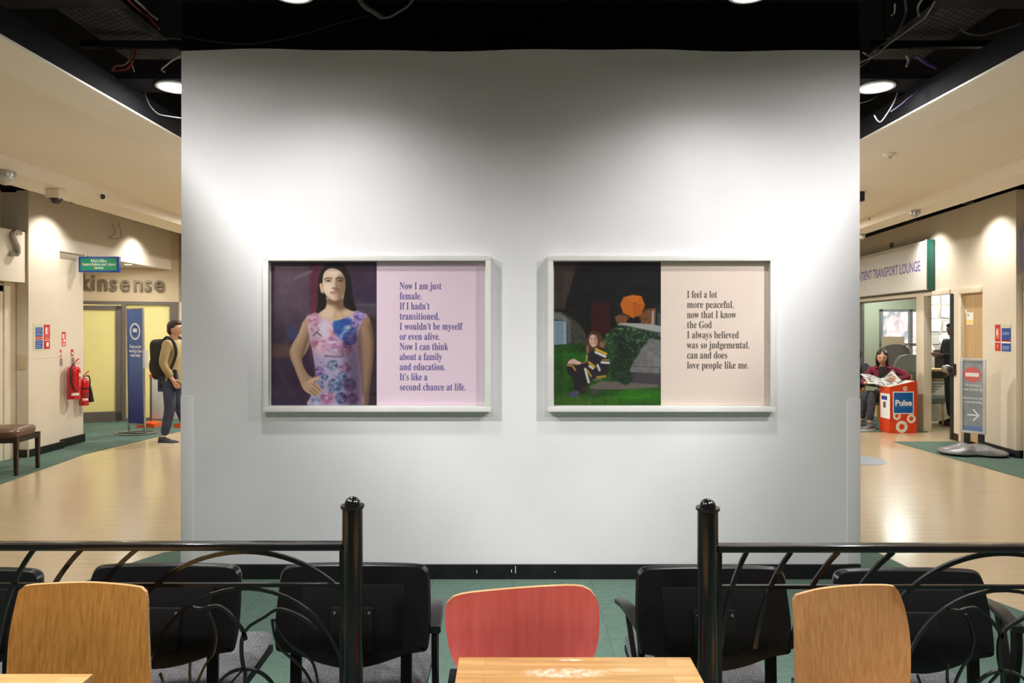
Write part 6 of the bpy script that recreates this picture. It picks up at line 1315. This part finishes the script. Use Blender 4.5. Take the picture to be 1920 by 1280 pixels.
# ---- the partly hidden person seated to the left of the reader
def neighbour():
    t = thing('person', 'person in a dark coat with short black hair, half hidden behind the white wall', 'person', (5.9, 11.7, 0)); V = Vector
    hip = V((5.93, 11.7, .50)); ch = V((5.92, 11.7, .88)); nk = V((5.90, 11.7, 1.03)); hd = V((5.87, 11.7, 1.155)); sl = V((5.80, 11.9, .95)); sr = V((5.98, 11.53, .95)); el = V((5.6, 11.86, .74)); er = V((5.88, 11.36, .72)); wl = V((5.5, 11.6, .62)); wr = V((5.6, 11.42, .62))
    kl = V((5.5, 11.86, .54)); al = V((5.48, 11.86, .1)); kr = V((5.5, 11.55, .54)); ar = V((5.48, 11.55, .1))
    J = {'hip': (hip, .11), 'ch': (ch, (.13, .09)), 'nk': (nk, .045), 'hd': (hd, .05), 'sl': (sl, .045), 'sr': (sr, .045), 'el': (el, .036), 'er': (er, .036), 'wl': (wl, .024), 'wr': (wr, .024), 'kl': (kl, .05), 'al': (al, .035), 'kr': (kr, .05), 'ar': (ar, .035)}
    E = [('hip', 'ch'), ('ch', 'nk'), ('nk', 'hd'), ('ch', 'sl'), ('sl', 'el'), ('el', 'wl'), ('ch', 'sr'), ('sr', 'er'), ('er', 'wr'), ('hip', 'kl'), ('kl', 'al'), ('hip', 'kr'), ('kr', 'ar')]
    hand(J, E, 'wl', wl, (-.8, -.2, -.3), (0, -1, .2), .3, (0, 0, -1)); hand(J, E, 'wr', wr, (-.8, .2, -.3), (0, 1, .2), .3, (0, 0, -1))
    nm = skinned('b', J, E, M_skin2, None); b, Mh = add_head_to(nm, (hd, (-1, -.25, -.1), (0, 0, 1)), 'body', M_skin2, t, .98); face_parts(Mh, .98, b, M_skin2, M_hairb)
    hair_mesh(Mh, .98, [(0, -.025, .03, .088, .095, .10), (0, -.055, -.02, .08, .06, .08), (0, .03, .08, .07, .06, .05)], M_hairb, b)
    M_coat = noisy('black_coat', (38, 40, 48), (26, 28, 34), (1, 1, 1), 4, .8, .2, noise=8, bscale=40)
    skinned('coat', {'w': (hip+V((0, 0, .06)), (.16, .13)), 'c': (ch, (.17, .125)), 'n': (nk+V((0, 0, -.03)), .07), 'sl': (sl, .07), 'el': (el, .06), 'wl': (wl, .042), 'sr': (sr, .07), 'er': (er, .06), 'wr': (wr, .042)}, [('w', 'c'), ('c', 'n'), ('c', 'sl'), ('sl', 'el'), ('el', 'wl'), ('c', 'sr'), ('sr', 'er'), ('er', 'wr')], M_coat, t)
    skinned('trousers', {'h': (hip, (.15, .12)), 'kl': (kl, .075), 'al': (al, .055), 'kr': (kr, .075), 'ar': (ar, .055)}, [('h', 'kl'), ('kl', 'al'), ('h', 'kr'), ('kr', 'ar')], M_coat, t)
    shoe('shoe', (al.x+.06, al.y, .006), (al.x-.2, al.y, .006), M_rub, M_rub, t); shoe('shoe', (ar.x+.06, ar.y, .006), (ar.x-.2, ar.y, .006), M_rub, M_rub, t)
neighbour()
# ---- bentwood chairs under the two seated people
def bentwood(cx, cy, label, a=0):
    t = thing('bentwood_chair', label, 'chair', (cx, cy, 0), 'bentwood waiting chairs'); M = Matrix.Translation((cx, cy, 0)) @ Matrix.Rotation(a, 4, 'Z'); M_bw = noisy('honey_bentwood', (206, 152, 82), (190, 134, 66), (20, 20, 20), 3, .4, noise=2)
    for sy in (-.24, .24):
        bm = bmesh.new(); P = catmull([(-.29, sy, .0065), (-.25, sy, .33), (-.235, sy, .45), (-.18, sy, .5), (0, sy, .505), (.22, sy, .5)], 6); bm_tube(bm, [M @ p for p in P], 0, sq=(.03, .045)); obj('leg_frame', bm, M_bw, t, True)
        bm = bmesh.new(); P = [(.24, sy, .0065), (.22, sy, .45), (.27, sy, .86)]; bm_tube(bm, [M @ Vector(p) for p in P], 0, sq=(.03, .045)); obj('back_leg', bm, M_bw, t, True)
    bm = bmesh.new(); bm_box(bm, (-.22, -.21, .37), (.23, .21, .42), .015); bm.transform(M); obj('seat_cushion', bm, mat('grey_green_seat_fabric', (96, 112, 100), .9) if 'grey_green_seat_fabric' not in bpy.data.materials else bpy.data.materials['grey_green_seat_fabric'], t, True)
    bm = bmesh.new(); bm_box(bm, (.225, -.21, .6), (.265, .21, .84), .012); bm.transform(M); obj('back_cushion', bm, bpy.data.materials['grey_green_seat_fabric'], t, True)
bentwood(6.0, 10.98, 'honey bentwood chair under the person in the maroon jacket', .35)
bentwood(5.93, 11.72, 'honey bentwood chair under the person in the dark coat', 0)
# ---- the walking person with a backpack
def walker():
    t = thing('person', 'walking person in a tan jacket with a backpack, left of the white wall', 'person', (-4.7, 9.5, 0)); V = Vector; y = 9.5; X = lambda px: (px-960)/F*y; Z = lambda py: 1.6+(615-py)/F*y
    hip = V((X(323), y, .92)); ch = V((X(326), y, 1.26)); nk = V((X(326), y, 1.45)); hd = V((X(328), y, 1.585)); ya, yb = y+.17, y-.17
    sl = V((X(326), ya, 1.38)); sr = V((X(326), yb, 1.38)); el = V((X(331), ya+.03, 1.12)); er = V((X(320), yb-.04, 1.12)); wl = V((X(352), ya, 1.12)); wr = V((X(336), yb-.02, .90))
    kl = V((X(330), y+.09, .50)); al = V((X(352), y+.08, .10)); kr = V((X(325), y-.09, .49)); ar = V((X(314), y-.09, .11)); hl = V((X(323), y+.09, .88)); hr = V((X(323), y-.09, .88))
    J = {'hip': (hip, .11), 'ch': (ch, (.10, .13)), 'nk': (nk, .05), 'hd': (hd, .055), 'sl': (sl, .048), 'sr': (sr, .048), 'el': (el, .037), 'er': (er, .037), 'wl': (wl, .025), 'wr': (wr, .025), 'hl': (hl, .08), 'kl': (kl, .052), 'al': (al, .036), 'hr': (hr, .08), 'kr': (kr, .052), 'ar': (ar, .036)}
    E = [('hip', 'ch'), ('ch', 'nk'), ('nk', 'hd'), ('ch', 'sl'), ('sl', 'el'), ('el', 'wl'), ('ch', 'sr'), ('sr', 'er'), ('er', 'wr'), ('hip', 'hl'), ('hl', 'kl'), ('kl', 'al'), ('hip', 'hr'), ('hr', 'kr'), ('kr', 'ar')]
    hand(J, E, 'wl', wl, (1, 0, .1), (0, -.3, 1), .4, (0, -1, 0)); hand(J, E, 'wr', wr, (.5, 0, -.8), (1, 0, .4), .4, (0, 1, 0))
    nm = skinned('b', J, E, M_skin, None); b, Mh = add_head_to(nm, (hd+V((.01, 0, .005)), (1, -.06, -.05), (0, 0, 1)), 'body', M_skin, t, 1.0); face_parts(Mh, 1, b, M_skin, M_hair)
    hair_mesh(Mh, 1, [(0, -.025, .032, .087, .094, .098), (0, -.055, -.015, .08, .058, .08), (0, .035, .082, .07, .055, .04)], M_hair, b)
    M_tan = noisy('tan_jacket', (176, 158, 116), (156, 138, 98), (1, 1, 1), 4, .85, .25, noise=6, bscale=30)
    skinned('jacket', {'b': (hip+V((0, 0, -.16)), (.155, .185)), 'h': (hip, (.15, .18)), 'w': (hip+V((0, 0, .16)), (.145, .17)), 'c': (ch, (.15, .175)), 'n': (nk+V((0, 0, -.03)), .078), 'sl': (sl, .078), 'el': (el, .064), 'wl': (wl.lerp(el, .1), .045), 'sr': (sr, .08), 'er': (er, .064), 'wr': (wr.lerp(er, .1), .046)}, [('b', 'h'), ('h', 'w'), ('w', 'c'), ('c', 'n'), ('c', 'sl'), ('sl', 'el'), ('el', 'wl'), ('c', 'sr'), ('sr', 'er'), ('er', 'wr')], M_tan, t)
    M_j = noisy('blue_grey_jeans', (66, 72, 96), (48, 54, 76), (1, 1, 1), 4, .9, .2, noise=10, bscale=60)
    skinned('trousers', {'h': (hip+V((0, 0, -.04)), (.13, .15)), 'hl': (hl, .1), 'kl': (kl, .075), 'al': (al, .058), 'hr': (hr, .1), 'kr': (kr, .075), 'ar': (ar, .058)}, [('h', 'hl'), ('hl', 'kl'), ('kl', 'al'), ('h', 'hr'), ('hr', 'kr'), ('kr', 'ar')], M_j, t)
    M_s = mat('dark_trainer', (44, 42, 46), .6); shoe('shoe', (ar.x-.07, ar.y, .0), (ar.x+.20, ar.y-.01, .0), M_s, M_paper, t); shoe('shoe', (al.x-.06, al.y, .02), (al.x+.20, al.y, .0), M_s, M_paper, t)
    bp = thing('backpack', 'dark olive-black backpack worn by the walking person', 'backpack', (X(304), y, 1.1)); bm = bmesh.new(); bmesh.ops.create_cube(bm, size=1, matrix=Matrix.Translation((X(305)+.01, y, 1.17)) @ Matrix.Rotation(-.06, 4, 'Y') @ Matrix.Diagonal((.23, .34, .56, 1)))
    bmesh.ops.subdivide_edges(bm, edges=bm.edges, cuts=2, use_grid_fill=True); me = bpy.data.meshes.new('x'); bm.to_mesh(me); bm.free(); o = bpy.data.objects.new('x', me); COL.objects.link(o); s = o.modifiers.new('s', 'SUBSURF'); s.levels = 2; s.render_levels = 2
    bpy.context.view_layer.update(); nm = bpy.data.meshes.new_from_object(o.evaluated_get(bpy.context.evaluated_depsgraph_get())); bpy.data.objects.remove(o); M_bk = noisy('black_olive_canvas', (40, 40, 34), (28, 28, 24), (1, 1, 1), 4, .8, .2, noise=10, bscale=60); nm.materials.clear(); nm.materials.append(M_bk)
    for p in nm.polygons: p.use_smooth = True
    q = bpy.data.objects.new('bag_body', nm); COL.objects.link(q); q.parent = bp; q.matrix_parent_inverse = parent_matrix(bp).inverted()
    bm = bmesh.new(); bmesh.ops.create_uvsphere(bm, u_segments=16, v_segments=10, radius=1, matrix=Matrix.Translation((X(305)-.10, y, 1.08)) @ Matrix.Diagonal((.06, .13, .15, 1))); obj('front_pocket', bm, M_bk, bp, True)
    for s_ in (-1, 1): tube('shoulder_strap', catmull([(X(313), y+s_*.12, 1.40), (X(322), y+s_*.145, 1.475), (X(335), y+s_*.15, 1.42), (X(341), y+s_*.16, 1.25), (X(330), y+s_*.18, 1.02), (X(314), y+s_*.13, .95)], 5), .018, M_bk, bp)
walker()
# ---- the person standing in the waiting room doorway
def clerk():
    t = thing('person', 'dark-clothed person standing inside the lounge, mostly hidden by the door edge', 'person', (7.35, 11.3, 0)); V = Vector; x, y = 7.33, 11.32
    hip = V((x, y, .92)); ch = V((x, y, 1.25)); nk = V((x-.01, y, 1.44)); hd = V((x-.02, y, 1.57)); sl = V((x-.02, y+.18, 1.37)); sr = V((x, y-.18, 1.37)); el = V((x-.05, y+.22, 1.12)); er = V((x-.02, y-.2, 1.12)); wl = V((x-.22, y+.12, 1.17)); wr = V((x-.26, y-.1, 1.16)); kl = V((x-.01, y+.1, .5)); al = V((x+.03, y+.1, .1)); kr = V((x-.03, y-.1, .5)); ar = V((x, y-.1, .1))
    J = {'hip': (hip, .11), 'ch': (ch, .12), 'nk': (nk, .05), 'hd': (hd, .055), 'sl': (sl, .048), 'sr': (sr, .048), 'el': (el, .037), 'er': (er, .037), 'wl': (wl, .025), 'wr': (wr, .025), 'kl': (kl, .055), 'al': (al, .036), 'kr': (kr, .055), 'ar': (ar, .036)}
    E = [('hip', 'ch'), ('ch', 'nk'), ('nk', 'hd'), ('ch', 'sl'), ('sl', 'el'), ('el', 'wl'), ('ch', 'sr'), ('sr', 'er'), ('er', 'wr'), ('hip', 'kl'), ('kl', 'al'), ('hip', 'kr'), ('kr', 'ar')]
    hand(J, E, 'wl', wl, (-1, 0, 0), (0, 0, 1), .5, (0, -1, 0)); hand(J, E, 'wr', wr, (-1, .2, 0), (0, 0, 1), .5, (0, 1, 0))
    nm = skinned('b', J, E, M_skin2, None); b, Mh = add_head_to(nm, (hd, (-1, -.2, -.15), (0, 0, 1)), 'body', M_skin2, t, 1); face_parts(Mh, 1, b, M_skin2, M_hairb); hair_mesh(Mh, 1, [(0, -.025, .032, .087, .094, .098), (0, -.055, -.015, .08, .058, .08), (0, .035, .082, .07, .055, .04)], M_hairb, b)
    M_c = mat('black_clothing', (24, 24, 28), .8)
    skinned('top', {'h': (hip+V((0, 0, -.12)), (.15, .18)), 'w': (hip+V((0, 0, .12)), (.14, .17)), 'c': (ch, (.14, .17)), 'n': (nk+V((0, 0, -.03)), .07), 'sl': (sl, .07), 'el': (el, .055), 'wl': (wl, .04), 'sr': (sr, .07), 'er': (er, .055), 'wr': (wr, .04)}, [('h', 'w'), ('w', 'c'), ('c', 'n'), ('c', 'sl'), ('sl', 'el'), ('el', 'wl'), ('c', 'sr'), ('sr', 'er'), ('er', 'wr')], M_c, t)
    skinned('trousers', {'h': (hip, (.13, .15)), 'kl': (kl, .08), 'al': (al, .062), 'kr': (kr, .08), 'ar': (ar, .062)}, [('h', 'kl'), ('kl', 'al'), ('h', 'kr'), ('kr', 'ar')], M_c, t)
    shoe('shoe', (al.x+.06, al.y, 0), (al.x-.21, al.y, 0), M_rub, M_rub, t); shoe('shoe', (ar.x+.06, ar.y, 0), (ar.x-.21, ar.y, 0), M_rub, M_rub, t)
clerk()
